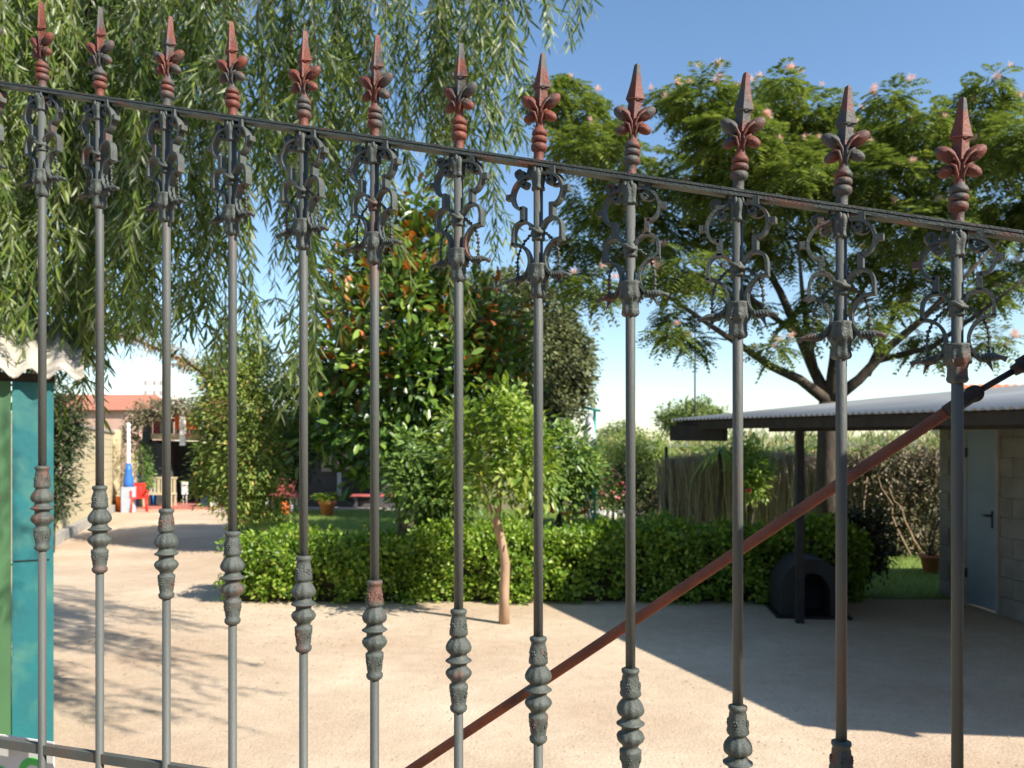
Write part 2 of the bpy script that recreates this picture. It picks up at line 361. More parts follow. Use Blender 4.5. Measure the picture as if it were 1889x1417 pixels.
# far hills and far tree line
g = MB(); hp = []; NH = 60
for i in range(NH + 1):
    x = -2400 + 4800 * i / NH; h = 32 + 16 * math.sin(i * .61) + 10 * math.sin(i * 1.7 + 1)
    hp += [(x, 2300 + 60 * math.sin(i), -1), (x, 2500, max(h, 8)), (x, 2900, -1)]
g.add(hp, [q for i in range(NH) for q in ((i * 3, i * 3 + 3, i * 3 + 4, i * 3 + 1), (i * 3 + 1, i * 3 + 4, i * 3 + 5, i * 3 + 2))], True)
struct(g.build('hills', M['hillm']))

# ============================================================ GATE
TH = R(19.0); U0 = Vector((-.7553, 1.3342, 0)); GD = Vector((math.cos(TH), -math.sin(TH), 0)); GN = Vector((math.sin(TH), math.cos(TH), 0))
def gu(px):                                  # position along the gate of a bar seen at px
    k = (px - CXP) / FPX
    return (k * U0.y - U0.x) / (GD.x - k * GD.y)
def gplane(px, py, off=0):                   # local (u, z) on a plane 'off' behind the gate
    o = U0 + GN * off; k = (px - CXP) / FPX
    u = (k * o.y - o.x) / (GD.x - k * GD.y); Z = o.y + GD.y * u
    return u, EYE + (HY - py) / FPX * Z
gate = thing('iron_gate', 'dark iron gate of round bars with red spear finials and a sloping top rail', 'gate', (U0.x, U0.y, 0), -TH)
def railz(u): return EYE + .5856 - .2557 * u
RTILT = math.atan(.2557)
# finial
def make_finial():
    k = .0001184; b = MB()
    z = lambda y: (1330 - y) * k
    prof = [(64, 1330), (60, 1300), (56, 1270), (55, 1205), (60, 1196), (82, 1186), (89, 1160), (87, 1130), (70, 1116), (54, 1112), (54, 1106), (72, 1102), (84, 1092), (89, 1072), (85, 1052),
            (72, 1041), (54, 1038), (54, 1032), (72, 1028), (84, 1014), (84, 992), (66, 964), (50, 945), (48, 925), (44, 890), (46, 840), (52, 780)]
    b.lathe([(r * k, z(y)) for r, y in prof], 20)
    # flattened spear blade with raised rib
    def ring(hw, y, d, rib):
        return [(-hw * k, 0, z(y)), (-rib * k, -d * k, z(y)), (0, -(d + 16) * k, z(y)), (rib * k, -d * k, z(y)), (hw * k, 0, z(y)), (rib * k, d * k, z(y)), (0, (d + 16) * k, z(y)), (-rib * k, d * k, z(y))]
    st = [(48, 860, 34, 18), (60, 770, 34, 18), (95, 700, 34, 17), (82, 640, 34, 16), (72, 590, 34, 16), (70, 545, 36, 15), (88, 522, 40, 15), (99, 496, 46, 15), (92, 470, 40, 14),
          (72, 395, 36, 13), (54, 310, 32, 12), (42, 220, 28, 12), (34, 160, 24, 12), (28, 140, 18, 9), (14, 130, 8, 4)]
    vs = []; [vs.extend(ring(*s)) for s in st]
    fs = [(i * 8 + q, i * 8 + (q + 1) % 8, (i + 1) * 8 + (q + 1) % 8, (i + 1) * 8 + q) for i in range(len(st) - 1) for q in range(8)]
    fs.append(tuple(len(vs) - 8 + q for q in range(8))); fs.append(tuple(range(7, -1, -1)))
    b.add(vs, fs, False)
    # curled lobes, upper and lower pair, with a bead edge
    for sx in (-1, 1):
        for (cx, cy, rx, rz_, ry, up) in ((118, 672, 104, 76, 60, 1), (104, 812, 84, 60, 56, 0)):
            vs = []; n, m_ = 14, 8
            for i in range(m_ + 1):
                ph = math.pi * i / m_
                for q in range(n):
                    a = 2 * math.pi * q / n
                    X = rx * math.sin(ph) * math.cos(a); Z = rz_ * math.sin(ph) * math.sin(a); Y = -ry * math.cos(ph)
                    Z += (abs(X) * .0 + (X + rx) * (.38 if up else -.30)); Z *= 1
                    g_ = 1 - .22 * math.exp(-((Z - 6) / 14.) ** 2)
                    vs.append((sx * (cx + X) * k, Y * g_ * k, z(cy) + Z * k - (30 * k if up else -20 * k)))
            fs = [(i * n + q, i * n + (q + 1) % n, (i + 1) * n + (q + 1) % n, (i + 1) * n + q) for i in range(m_) for q in range(n)]
            b.add(vs, fs, True)
        # stalks running into the lobes
        b.tube([(sx * 22 * k, -30 * k, z(930)), (sx * 26 * k, -46 * k, z(860)), (sx * 50 * k, -60 * k, z(790)), (sx * 95 * k, -60 * k, z(765))], [12 * k, 13 * k, 14 * k, 8 * k], 7)
        b.tube([(sx * 8 * k, -34 * k, z(900)), (sx * 20 * k, -52 * k, z(760)), (sx * 60 * k, -62 * k, z(690)), (sx * 120 * k, -58 * k, z(640))], [10 * k, 13 * k, 14 * k, 7 * k], 7)
    # cross band under the spear head
    b.tube([(-96 * k, 0, z(500)), (-50 * k, -44 * k, z(512)), (0, -58 * k, z(516)), (50 * k, -44 * k, z(512)), (96 * k, 0, z(500))], 7 * k, 6)
    return b.mesh('finial', M['finial'])
def lumpy(k_, amp, ph=0):
    return lambda a, z, r: r * (1 + amp * math.cos(k_ * a + ph))
def make_knob():
    k = .0001364; b = MB(); z = lambda y: -(y - 150) * k
    pr = [(46, 148), (60, 150), (80, 160), (82, 180), (76, 196), (68, 204), (72, 230), (76, 260), (80, 300), (86, 345), (94, 385), (90, 402), (72, 412), (74, 430), (92, 455), (112, 485), (124, 520),
          (120, 550), (102, 575), (80, 588), (82, 602), (90, 622), (112, 640), (128, 650), (128, 658), (112, 668), (84, 678), (80, 700), (84, 722), (108, 738), (124, 765), (124, 785),
          (108, 815), (84, 840), (72, 858), (70, 880), (94, 892), (94, 920), (88, 960), (82, 1000), (76, 1040), (72, 1088), (84, 1100), (84, 1128), (72, 1148), (50, 1162)]
    pr.reverse()
    def mod(a, zz, r):
        y = 150 - zz / k
        if 205 < y < 400 or 885 < y < 1095:
            t = (y - 205) / 195 if y < 500 else (1095 - y) / 210
            w = math.sin(math.pi * min(max(t, 0), 1)); s_ = abs(((a / (math.pi / 2)) % 1) - .5) * 2
            return r * (1 + .10 * w * (math.cos(9 * (s_ - t)) * .6 + math.cos(14 * (t - .5) + 4 * a) * .5) + .05 * math.cos(4 * a))
        if 440 < y < 580 or 725 < y < 835: return r * (1 + .045 * math.cos(10 * a))
        return r
    b.lathe([(r * k, z(y)) for r, y in pr], 44, mod=mod)
    for s in (0, 1, 2, 3):                      # little rosettes round the sleeves
        a = math.pi / 2 * s - math.pi / 2
        for y, rr in ((310, 84), (965, 88)):
            for q in range(6):
                aa = q * math.pi / 3
                off = 17 * k
                tx, ty = -math.sin(a), math.cos(a)
                c = Vector((math.cos(a) * rr * k, math.sin(a) * rr * k, z(y))) + Vector((tx, ty, 0)) * math.cos(aa) * off * 1.1 + Vector((0, 0, math.sin(aa) * off * 1.5))
                b.ball(c, (11 * k, 11 * k, 16 * k), 6, 4)
            b.ball(Vector((math.cos(a) * (rr + 6) * k, math.sin(a) * (rr + 6) * k, z(y))), 9 * k, 6, 4)
    return b.mesh('knob', M['iron'])
KO = .0001379
ZO = lambda y: -(y - 45) * KO
XO = lambda x: (x - 367) * KO
def make_collar():
    b = MB()
    # lower double cup of leaves
    pr = [(48, 1300), (66, 1292), (78, 1270), (72, 1240), (70, 1180), (80, 1150), (92, 1140), (102, 1110), (98, 1060), (92, 1020), (100, 1004), (98, 990), (80, 984), (46, 980)]
    def mod(a, z, r):
        y = 45 - z / KO
        if 1010 < y < 1150: return r * (1 + .07 * math.cos(8 * a) + .03 * math.cos(16 * a + y * .05))
        if 1150 <= y < 1295: return r * (1 + .09 * math.cos(6 * a + .5))
        return r
    b.lathe([(r * KO, ZO(y)) for r, y in pr], 40, mod=mod)
    for s in range(8):
        a = s * math.pi / 4 - math.pi / 2
        b.ball((math.cos(a) * 98 * KO, math.sin(a) * 98 * KO, ZO(1105 + (s % 2) * 25)), (16 * KO, 16 * KO, 24 * KO), 6, 4)
    cup = b.mesh('leaf_cup', M['iron']); b = MB()
    # top crown of leaves
    pr = [(46, 296), (60, 290), (66, 280), (60, 268), (58, 240), (64, 200), (72, 160), (70, 130), (56, 104), (46, 92)]
    b.lathe([(r * KO, ZO(y)) for r, y in pr], 32, mod=lambda a, z, r: r * (1 + .10 * math.cos(6 * a)))
    for s in range(6):
        a = s * math.pi / 3 - math.pi / 2
        b.ball((math.cos(a) * 60 * KO, math.sin(a) * 60 * KO, ZO(120)), (17 * KO, 17 * KO, 36 * KO), 6, 4)
    crn = b.mesh('leaf_crown', M['iron']); b = MB()
    # waist ring
    pr = [(46, 770), (56, 764), (66, 750), (58, 738), (66, 715), (72, 690), (62, 664), (58, 650), (46, 636)]
    b.lathe([(r * KO, ZO(y)) for r, y in pr], 24, mod=lambda a, z, r: r * (1 + .06 * math.cos(5 * a + z * 600)))
    b.tube([(XO(300), -.008, ZO(660)), (XO(340), -.0105, ZO(668)), (XO(385), -.0105, ZO(700)), (XO(430), -.008, ZO(705))], .0022, 7)
    return cup, crn, b.mesh('waist_ring', M['iron'])
def smooth(pts, n=5):
    o = []
    P = [pts[0]] + pts + [pts[-1]]
    for i in range(1, len(P) - 2):
        for j in range(n):
            t = j / n; p0, p1, p2, p3 = P[i - 1], P[i], P[i + 1], P[i + 2]
            o.append(tuple(.5 * ((2 * p1[a]) + (-p0[a] + p2[a]) * t + (2 * p0[a] - 5 * p1[a] + 4 * p2[a] - p3[a]) * t * t + (-p0[a] + 3 * p1[a] - 3 * p2[a] + p3[a]) * t ** 3) for a in range(2)))
    o.append(pts[-1]); return o
def make_scroll(sx):
    b = MB(); w = .011; t = .0036
    C = lambda L: [(sx * XO(x), ZO(y)) for x, y in L]          # drawn for the left side (XO negative there)
    # upper C with curl
    b.strip(smooth(C([(268, 205), (250, 248), (215, 244), (204, 214), (224, 196), (236, 214)])), w * .8, t)
    b.strip(smooth(C([(300, 150), (240, 158), (185, 182), (130, 240), (104, 320), (122, 395), (162, 440), (214, 452)])), w, t)
    b.strip(C([(214, 430), (214, 575)]), w, t * 1.7)
    # middle ring, open at the bottom
    b.strip(smooth(C([(318, 655), (285, 604), (240, 575), (190, 574), (140, 604), (118, 655), (114, 715), (116, 782)])), w, t)
    # lower C
    b.strip(smooth(C([(98, 778), (150, 780), (205, 800), (255, 850), (284, 920), (284, 985), (262, 1045), (215, 1100)])), w, t)
    # fish-shaped tail
    pts = [(300, 1045), (250, 1075), (205, 1105), (160, 1108), (110, 1100), (62, 1112), (28, 1128)]
    rad = [10, 20, 33, 40, 30, 17, 24]
    b.tube([(sx * XO(x), 0, ZO(y)) for x, y in pts], [r * KO for r in rad], 10)
    b.tube([(sx * XO(160), 0, ZO(1120)), (sx * XO(140), 0, ZO(1165)), (sx * XO(122), 0, ZO(1215))], [26 * KO, 13 * KO, 3 * KO], 8)
    for q in range(5):
        x = 205 - q * 24
        b.tube([(sx * XO(x + 12), -.0052, ZO(1072 + q * 5)), (sx * XO(x), -.0066, ZO(1104)), (sx * XO(x - 18), -.0048, ZO(1135))], 5 * KO, 5)
    # twisted chain of petals between ring and tail
    ch = [(318, 690), (282, 708), (244, 738), (212, 776), (182, 820), (160, 870), (150, 925), (148, 985), (150, 1040), (152, 1080)]
    b.tube([(sx * XO(x), 0, ZO(y)) for x, y in ch], 9 * KO, 6)
    cs = smooth(ch, 3)
    for q, (x, y) in enumerate(cs[1::2]):
        b.ball((sx * XO(x), (-1) ** q * .0008, ZO(y)), ((17 + 7 * (q % 2)) * KO, 15 * KO, 14 * KO), 7, 5)
    # side stub and upper stub
    b.box((min(sx * XO(40), sx * XO(96)), -.005, ZO(350)), (max(sx * XO(40), sx * XO(96)), .005, ZO(298)))
    b.box((min(sx * XO(180), sx * XO(232)), -.0045, ZO(182)), (max(sx * XO(180), sx * XO(232)), .0045, ZO(98)))
    return b.mesh('scroll', M['iron'])
fin_me, knob_me, (cup_me, crn_me, ring_me), sc_l, sc_r = make_finial(), make_knob(), make_collar(), make_scroll(1), make_scroll(-1)
ZB = EYE - 1.50
def shaft_mesh(ztop):
    b = MB(); b.tube([(0, 0, ztop), (0, 0, ztop - .30), (0, 0, ztop - .62)], .0062, 16); b.tube([(0, 0, ztop - .70), (0, 0, ZB)], .0062, 16)
    return b.mesh('bar', M['iron_bar'])
bar_px = [78, 184, 307, 429, 560, 691, 846, 993, 1163, 1361, 1552, 1766]
us = [gu(x) for x in bar_px]
us = [us[0] - .242, us[0] - .118] + us + [us[-1] + .12, us[-1] + .24]
lean = [0, 2, 1, 2, 2, 0, 0, 3.0, 2.6, 2.6, 3.4, 4.0, 3.0, 2.4, 2, 2]
for i, u in enumerate(us):
    zt = railz(u)
    bar = obj('bar', shaft_mesh(zt + .002), gate, (u, 0, 0))
    for nm, me, z in (('finial', fin_me, zt), ('leaf_cup', cup_me, zt), ('leaf_crown', crn_me, zt), ('waist_ring', ring_me, zt), ('scroll', sc_l, zt), ('scroll', sc_r, zt), ('knob', knob_me, zt - .609)):
        o = obj(nm, me, bar, (0, 0, z))
        if nm == 'finial': o.rotation_euler = (R(random.uniform(-2, 2)), R(lean[i]), R(random.uniform(-12, 12)))
        elif nm == 'scroll': o.rotation_euler = (0, 0, R(random.uniform(-16, 2)))
        elif nm in ('knob', 'leaf_cup', 'leaf_crown'): o.rotation_euler = (0, 0, R(random.uniform(-25, 25)))
u0, u1 = us[0] - .46, us[-1] + .09
# top rail: grooved flat bar + a second bar behind that takes the scroll ends
def rail(name, y0, y1, dz0, dz1, m=M['iron_bar']):
    b = MB(); vs = []
    for u in (u0, u1):
        z = railz(u); vs += [(u, y0, z + dz0), (u, y1, z + dz0), (u, y1, z + dz1), (u, y0, z + dz1)]
    b.add(vs, [(0, 1, 5, 4), (1, 2, 6, 5), (2, 3, 7, 6), (3, 0, 4, 7), (0, 3, 2, 1), (4, 5, 6, 7)]); return b.build(name, m, gate)
rail('top_rail', -.0075, .0115, -.0044, -.0008, M['iron']); rail('top_rail', -.0062, .0105, -.0009, .0009, M['iron']); rail('top_rail', -.0075, .0115, .0008, .0038, M['iron'])
for i in range(len(us) - 1):                    # dark curls hanging under the rail between bars
    for f, s in ((us[i] + .022, 1), (us[i + 1] - .022, -1)):
        b = MB(); z = railz(f) - .006
        b.strip(smooth([(f - .010 * s, z), (f - .006 * s, z - .014), (f + .004 * s, z - .017), (f + .009 * s, z - .009), (f + .003 * s, z - .005), (f - .001 * s, z - .010)]), .009, .0032, .004)
        b.build('rail_curl', M['iron'], gate)
b = MB(); zb = EYE - .481
b.box((u0, -.0035, zb - .0075), (u1, .0075, zb + .0075)); b.build('bottom_rail', M['iron_bar'], gate)
b = MB(); b.box((u0, -.011, ZB - .04), (u1, .013, ZB)); b.build('foot_rail', M['iron_bar'], gate)
for u in (u0 - .02, u1 + .02):
    b = MB(); b.box((u - .02, -.02, .03), (u + .02, .02, railz(u) + .02)); b.build('gate_stile', M['iron_bar'], gate)
# diagonal brace behind the bars
OFF = .05
pa = gplane(600, 1525, OFF); pb = gplane(1796, 727, OFF); pc = gplane(1872, 683, OFF); dirv = Vector((pb[0] - pa[0], 0, pb[1] - pa[1])).normalized()
A = Vector((pa[0], OFF, pa[1])); B = Vector((pb[0], OFF, pb[1])); C_ = Vector((pc[0], OFF, pc[1]))
b = MB(); b.tube([A, A.lerp(B, .5), B], .0068, 16); brace = b.build('diagonal_brace', M['rust'], gate)
b = MB(); b.tube([B - Vector((0, .007, 0)), B + Vector((0, .007, 0))], .0098, 20); b.tube([B - dirv * .035, B], [.0082, .0082], 12); b.build('brace_end', M['dark_iron'], brace)
b = MB(); b.tube([B, C_], .0036, 12); b.build('threaded_rod', M['dark_iron'], brace)
b = MB(); d2 = (C_ - B).normalized(); up = Vector((-d2.z, 0, d2.x))
E_ = C_ + d2 * .16
b.tube([C_ - d2 * .002, C_ + d2 * .012], [.0062, .0078], 12); b.tube([E_ - d2 * .002, E_ + d2 * .012], [.0078, .0062], 12)
for s in (-1, 1): b.tube([C_ + d2 * .006 + up * .0066 * s, E_ + d2 * .006 + up * .0066 * s], .0034, 8)
b.build('turnbuckle', M['dark_iron'], brace)
b = MB(); F_ = E_ + d2 * .30; b.tube([E_, F_], .0036, 10); b.build('threaded_rod', M['dark_iron'], brace)
# sign tied behind the lower rail
ua, za = gplane(98, 1370, .022); sgn = thing('painted_sign', 'white sign with green letters tied to the lower left of the gate', 'sign', tuple(U0 + GD * ua + GN * .022), -TH)
b = MB(); b.box((-.34, 0, za - .22), (0, .003, za)); b.build('board', M['white'], sgn)
def letter(ch, px, py, size):
    u, z = gplane(px, py, .022); cu = bpy.data.curves.new('letter', 'FONT'); cu.body = ch; cu.size = size; cu.extrude = .0004; cu.offset = .0022
    t = bpy.data.objects.new('letter_tmp', cu); col.objects.link(t); bpy.context.view_layer.update()
    me = bpy.data.meshes.new_from_object(t.evaluated_get(bpy.context.evaluated_depsgraph_get())); bpy.data.objects.remove(t)
    me.materials.clear(); me.materials.append(M['lettergreen'])
    o = obj('letter', me, sgn, (u - ua, -.0008, z)); o.rotation_euler = (R(90), 0, 0); return o
letter('D', -24, 1466, .075); letter('O', 33, 1460, .085)
# unseen masonry pillar added on the right to shade the gate bars
pl = thing('added_gate_pillar', 'unseen masonry gate pillar added at the right-hand end to shade the bars', 'pillar', tuple(U0 + GD * 1.98), -TH)
b = MB(); b.box((-.19, -.20, 0), (.19, .20, 2.02)); b.build('shaft', M['concrete'], pl)
b = MB(); b.box((-.22, -.23, 2.02), (.22, .23, 2.08)); b.build('cap', M['concrete'], pl)
b = MB(); b.box((0, -.1, 0), (4, .1, 1.1)); w_ = b.build('added_boundary_wall', M['concrete'], None, U0 + GD * 2.175); w_.rotation_euler = (0, 0, -TH)
tag(w_, 'unseen low boundary wall added to the right of the gate pillar', 'wall')  # unseen wall, added beyond the right pillar
pl = thing('added_gate_pillar', 'unseen masonry gate pillar added at the left-hand end of the gate', 'pillar', tuple(U0 + GD * -.95), -TH)  # unseen left pillar, added outside the view
b = MB(); b.box((-.19, -.20, 0), (.19, .20, 2.5)); b.build('shaft', M['concrete'], pl)
b = MB(); b.box((-.22, -.23, 2.5), (.22, .23, 2.56)); b.build('cap', M['concrete'], pl)

oh = thing('added_street_house', 'unseen house added behind the viewer to block low sky', 'house', (0, -8.6, 0))  # unseen house added to block low sky and darken reflections in the bars
MB().box((-14, -7, 0), (13, 0, 5.4)).build('wall', mat('ochre_render', (.30, .24, .18), (.25, .2, .15), .9, 2), oh)
MB().box((-14.3, -7.3, 5.4), (13.3, .3, 5.6)).build('eaves', M['tile'], oh)
for x in (-11, -6.5, -2, 2.5, 7): 
    for z in (.9, 3.3):
        w2 = MB().box((x, -.02, z), (x + 1.1, .03, z + 1.35)).build('window', M['frame'], oh); MB().box((x + .07, .032, z + .07), (x + 1.03, .036, z + 1.28)).build('pane', M['glass'], w2)
sg = thing('added_storehouse', 'unseen plain storehouse added right of the yard to block sky light', 'building', (8.3, -1.0, 0))  # unseen storehouse added to cut sky light under the tin roof
MB().box((0, 0, 0), (4, 10.2, 2.9)).build('wall', M['grey_block'], sg); MB().box((-.15, -.15, 2.9), (4.2, 10.4, 3.02)).build('roof', M['concrete'], sg)
# ============================================================ BOOTH (left)
def rotz(dx, dy): return math.atan2(dy, dx)
bo = thing('painted_booth', 'green and teal boarded booth with a pale wavy fibre-cement roof at the left edge', 'booth', (-2.57, 4.62, 0), rotz(.87, .49))
b = MB(); b.box((-.20, 0, 0.02), (0, .03, 2.04)); b.build('teal_panel', M['teal'], bo)
b = MB(); b.box((-.20, .031, 0.02), (-.005, 1.0, 1.93)); b.build('side_panel', M['teal'], bo)
for q in range(6):
    b = MB(); b.box((-.205 - .22 * (q + 1) + .004, -.012, .02), (-.205 - .22 * q, .03, 2.04)); b.build('board', M['green'], bo)
b = MB(); b.box((-1.6, .95, .02), (-.27, 1.0, 1.95)); b.build('back_panel', M['green'], bo)
b = MB(); b.box((-1.6, .0, 2.042), (.005, .04, 2.09)); b.box((-.04, .04, 2.042), (0, 1.0, 2.09)); b.build('top_rail', M['dark_wood'], bo)  # rail coloured dark to stand in for the shadow under the booth roof
b = MB(); b.box((-.19, -.006, 1.05), (-.02, -.001, 1.056)); b.build('joint_strip', M['black'], bo)
b = MB(); nx = 90; vs = []
for r_, (y, z) in enumerate(((-.13, 2.075), (.5, 2.30), (1.1, 2.52))):
    for i in range(nx + 1):
        x = -1.75 + 1.90 * i / nx; vs.append((x, y, z + .030 * math.sin(x / .150 * 2 * math.pi)))
        vs.append((x, y, z + .014 + .030 * math.sin(x / .150 * 2 * math.pi)))
st = (nx + 1) * 2; fs = []
for r_ in range(2):
    for i in range(nx):
        a_ = r_ * st + i * 2; fs += [(a_, a_ + st, a_ + st + 2, a_ + 2), (a_ + 1, a_ + 3, a_ + st + 3, a_ + st + 1)]
for i in range(nx):
    fs += [(i * 2, i * 2 + 2, i * 2 + 3, i * 2 + 1)]
fs += [(0, 1, st + 1, st), (st, st + 1, 2 * st + 1, 2 * st), (2 * nx, 2 * nx + st, 2 * nx + st + 1, 2 * nx + 1), (2 * nx + st, 2 * nx + 2 * st, 2 * nx + 2 * st + 1, 2 * nx + st + 1)]
b.add(vs, fs, True); b.build('corrugated_roof', M['fibro'], bo)

# ============================================================ block masonry
def blocks(par, L, H, bl, bh, th, m, y0=0, skip=None, jit=.0015, name='block', z0=0):
    me = MB().box((.005, 0, .005), (bl - .005, th, bh - .005)).mesh(name, m)
    meh = MB().box((.005, 0, .005), (bl / 2 - .005, th, bh - .005)).mesh(name, m)
    for r_ in range(int(round(H / bh))):
        x = 0 if r_ % 2 == 0 else -bl / 2
        while x < L - .01:
            use, xx = (me, x)
            if x < 0: use, xx = meh, 0
            elif x + bl > L + .01: use = meh
            w = bl if use is me else bl / 2
            if not (skip and skip(xx, xx + w, z0 + r_ * bh, z0 + (r_ + 1) * bh)):
                obj(name, use, par, (xx, y0 + random.uniform(-jit, jit), z0 + r_ * bh))
            x += bl
# cream wall going away on the left
cw = thing('cream_block_wall', 'cream painted block wall along the left side of the gravel path', 'wall', (-7.35, 12.3, 0), rotz(-.336, .942))
blocks(cw, 12.0, 2.0, .4, .2, .16, M['cream'], z0=.2)
MB().box((0, .01, 0), (12.0, .15, 2.2)).build('mortar', M['mortar'], cw)
MB().box((-.05, -.10, 0), (12.05, .2, .2)).build('footing', M['concrete'], cw)
for q in range(20): MB().box((q * .6, -.05, 2.2), (q * .6 + .59, .21, 2.25)).build('coping_stone', M['concrete'], cw)
MB().box((11.7, -.18, 0), (12.1, -.0, 2.3)).build('pilaster', M['cream'], cw)

# shed with door
sh = thing('block_shed', 'grey concrete-block shed with a pale blue door under the tin roof', 'shed', (4.95, 9.55, 0), rotz(0, -1))
# local x runs towards the camera, local y runs to +X
D0, D1 = .60, 1.14
blocks(sh, 3.6, 2.0, .4, .2, .15, M['grey_block'], skip=lambda a, b_, c, d: (b_ > D0 - .01 and a < D1 + .01 and c < 1.9))
for zz in range(10):
    if .4 < D0: MB().box((.405, 0, zz * .2 + .005), (D0 - .045, .15, zz * .2 + .195)).build('block', M['grey_block'], sh) if zz % 2 == 0 else None
    MB().box((D1 + .045, 0, zz * .2 + .005), (1.395 if zz % 2 else 1.195, .15, zz * .2 + .195)).build('block', M['grey_block'], sh)
MB().box((0, .02, 0), (D0 - .05, .14, 2.0)).box((D1 + .05, .02, 0), (3.6, .14, 2.0)).box((D0 - .05, .02, 1.93), (D1 + .05, .14, 2.0)).build('mortar', M['mortar'], sh)
for yy in (.16,):
    MB().box((-.002, .152, 0), (.15, 2.6, 2.05)).box((3.45, .152, 0), (3.602, 2.6, 2.05)).box((0, 2.45, 0), (3.6, 2.6, 2.4)).build('end_wall', M['grey_block'], sh)
dr = MB().box((D0, -.012, .03), (D1, .025, 1.88)).build('door', M['door'], sh)
MB().box((D0 - .045, -.02, 0), (D0, .1, 1.93)).box((D1, -.02, 0), (D1 + .045, .1, 1.93)).box((D0, -.02, 1.88), (D1, .1, 1.93)).build('door_frame', M['frame'], sh)
for zz in (.3, 1.6): MB().tube([(D0 + .004, -.02, zz), (D0 + .004, -.02, zz + .1)], .012, 8).build('hinge', M['post'], dr)
h = MB(); h.tube([(D1 - .06, -.012, 1.0), (D1 - .06, -.06, 1.0), (D1 - .16, -.06, 1.0)], .011, 8); h.box((D1 - .075, -.018, .87), (D1 - .045, -.012, 1.05)); h.build('handle', M['black'], dr)

# carport / lean-to roof
EA, EC = Vector((1.84, 9.6, 2.03)), Vector((3.86, 3.5, 1.90)); RA, RC = Vector((4.85, 10.84, 2.36)), Vector((7.25, 2.75, 2.36))
def RF(s, t):
    return EA.lerp(EC, s).lerp(RA.lerp(RC, s), t)
cp = thing('lean_to_roof', 'long grey corrugated tin lean-to roof on dark posts, covering the shed door', 'shelter', (0, 0, 0))
NS = 8; NC = 11; SM = 8
for q in range(NS):
    b = MB(); nx = NC * SM; vs = []
    for t in (0, .5, 1):
        for i in range(nx + 1):
            s = (q + i / nx) / NS; p = RF(min(s, 1), t); zz = p.z + .011 * math.sin(2 * math.pi * i / SM) + .0012 * (q % 2)
            vs += [(p.x, p.y, zz), (p.x, p.y, zz - .002)]
    st = (nx + 1) * 2; fs = []
    for r_ in range(2):
        for i in range(nx):
            a_ = r_ * st + i * 2; fs += [(a_, a_ + 2, a_ + st + 2, a_ + st), (a_ + 1, a_ + st + 1, a_ + st + 3, a_ + 3)]
    for i in range(nx): fs += [(i * 2, i * 2 + 1, i * 2 + 3, i * 2 + 2)]
    b.add(vs, fs, True); b.build('roof_sheet', M['roof_metal'], cp)
def beam(name, a, c, w, hgt, m=M['dark_wood']):
    a = Vector(a); c = Vector(c); d = (c - a); d.z = 0; d.normalize(); nrm = Vector((-d.y, d.x, 0)) * w / 2; z = Vector((0, 0, hgt))
    vs = [a - nrm, a + nrm, c + nrm, c - nrm]; vs = [v - z for v in vs] + vs
    return MB().add(vs, [(0, 1, 2, 3), (4, 7, 6, 5), (0, 4, 5, 1), (1, 5, 6, 2), (2, 6, 7, 3), (3, 7, 4, 0)]).build(name, m, cp)
dn = Vector((0, 0, -.03))
beam('eave_beam', RF(.003, .03) + dn, RF(.997, .03) + dn, .05, .09)
beam('eave_beam', RF(.20, .14) + Vector((0, 0, -.05)), RF(.997, .14) + Vector((0, 0, -.05)), .07, .14)
beam('eave_beam', RF(.01, .50) + dn, RF(.997, .50) + dn, .06, .10); beam('eave_beam', RF(.01, .97) + dn, RF(.997, .97) + dn, .06, .10)
for q in range(9): beam('rafter', RF(.01 + q * .1225, .05) + Vector((0, 0, -.016)), RF(.01 + q * .1225, .99) + Vector((0, 0, -.016)), .05, .09)
for (px_, Y) in ((1475, 7.98),):
    p = G(px_, Y); MB().box((p.x - .035, p.y - .035, 0), (p.x + .035, p.y + .035, 2.0)).build('post', M['post'], cp)
for s, t in ((.93, .6), (.93, .97)):
    p = RF(s, t); MB().box((p.x - .04, p.y - .04, 0), (p.x + .04, p.y + .04, p.z - .03)).build('post', M['post'], cp)
# the short boxed board hanging under the left end
a1, a2 = W(1240, 797, 9.4), W(1338, 797, 9.0)
hb = MB(); d_ = (a2 - a1).normalized(); nn = Vector((-d_.y, d_.x, 0)) * .06
vs = [a1 - nn, a1 + nn, a2 + nn, a2 - nn]; vs = [v - Vector((0, 0, .10)) for v in vs] + [v + Vector((0, 0, .07)) for v in vs]
hb.add(vs, [(0, 1, 2, 3), (4, 7, 6, 5), (0, 4, 5, 1), (1, 5, 6, 2), (2, 6, 7, 3), (3, 7, 4, 0)]); hb.build('hanging_board', M['dark_wood'], cp)
# kennel under the roof
kn = thing('dog_kennel', 'dark rounded kennel with an arched opening beside the black post', 'kennel', (G(1500, 8.2).x, 8.2, 0), R(-8)); kn.scale = (.86, .86, .9)
def arch(hw, ht, n=12):
    return [(-hw, 0)] + [(-hw * math.cos(math.pi * i / n), ht * .45 + ht * .55 * math.sin(math.pi * i / n)) for i in range(n + 1)] + [(hw, 0)]
o_ = arch(.36, .66); i_ = arch(.20, .50); nA = len(o_); kb = MB()
vs = [(x, 0, z) for x, z in o_] + [(x, 0, z) for x, z in i_] + [(x, .75, z) for x, z in o_] + [(x, .5, z) for x, z in i_]
fs = []
for q in range(nA - 1):
    fs += [(q, nA + q, nA + q + 1, q + 1), (q, q + 1, 2 * nA + q + 1, 2 * nA + q), (nA + q, 3 * nA + q, 3 * nA + q + 1, nA + q + 1)]
fs += [tuple(range(2 * nA, 3 * nA)), tuple(range(4 * nA - 1, 3 * nA - 1, -1))]
kb.add(vs, fs); kb.build('shell', mat('grey_plastic', (.03, .034, .034), (.025, .028, .028), .7), kn)
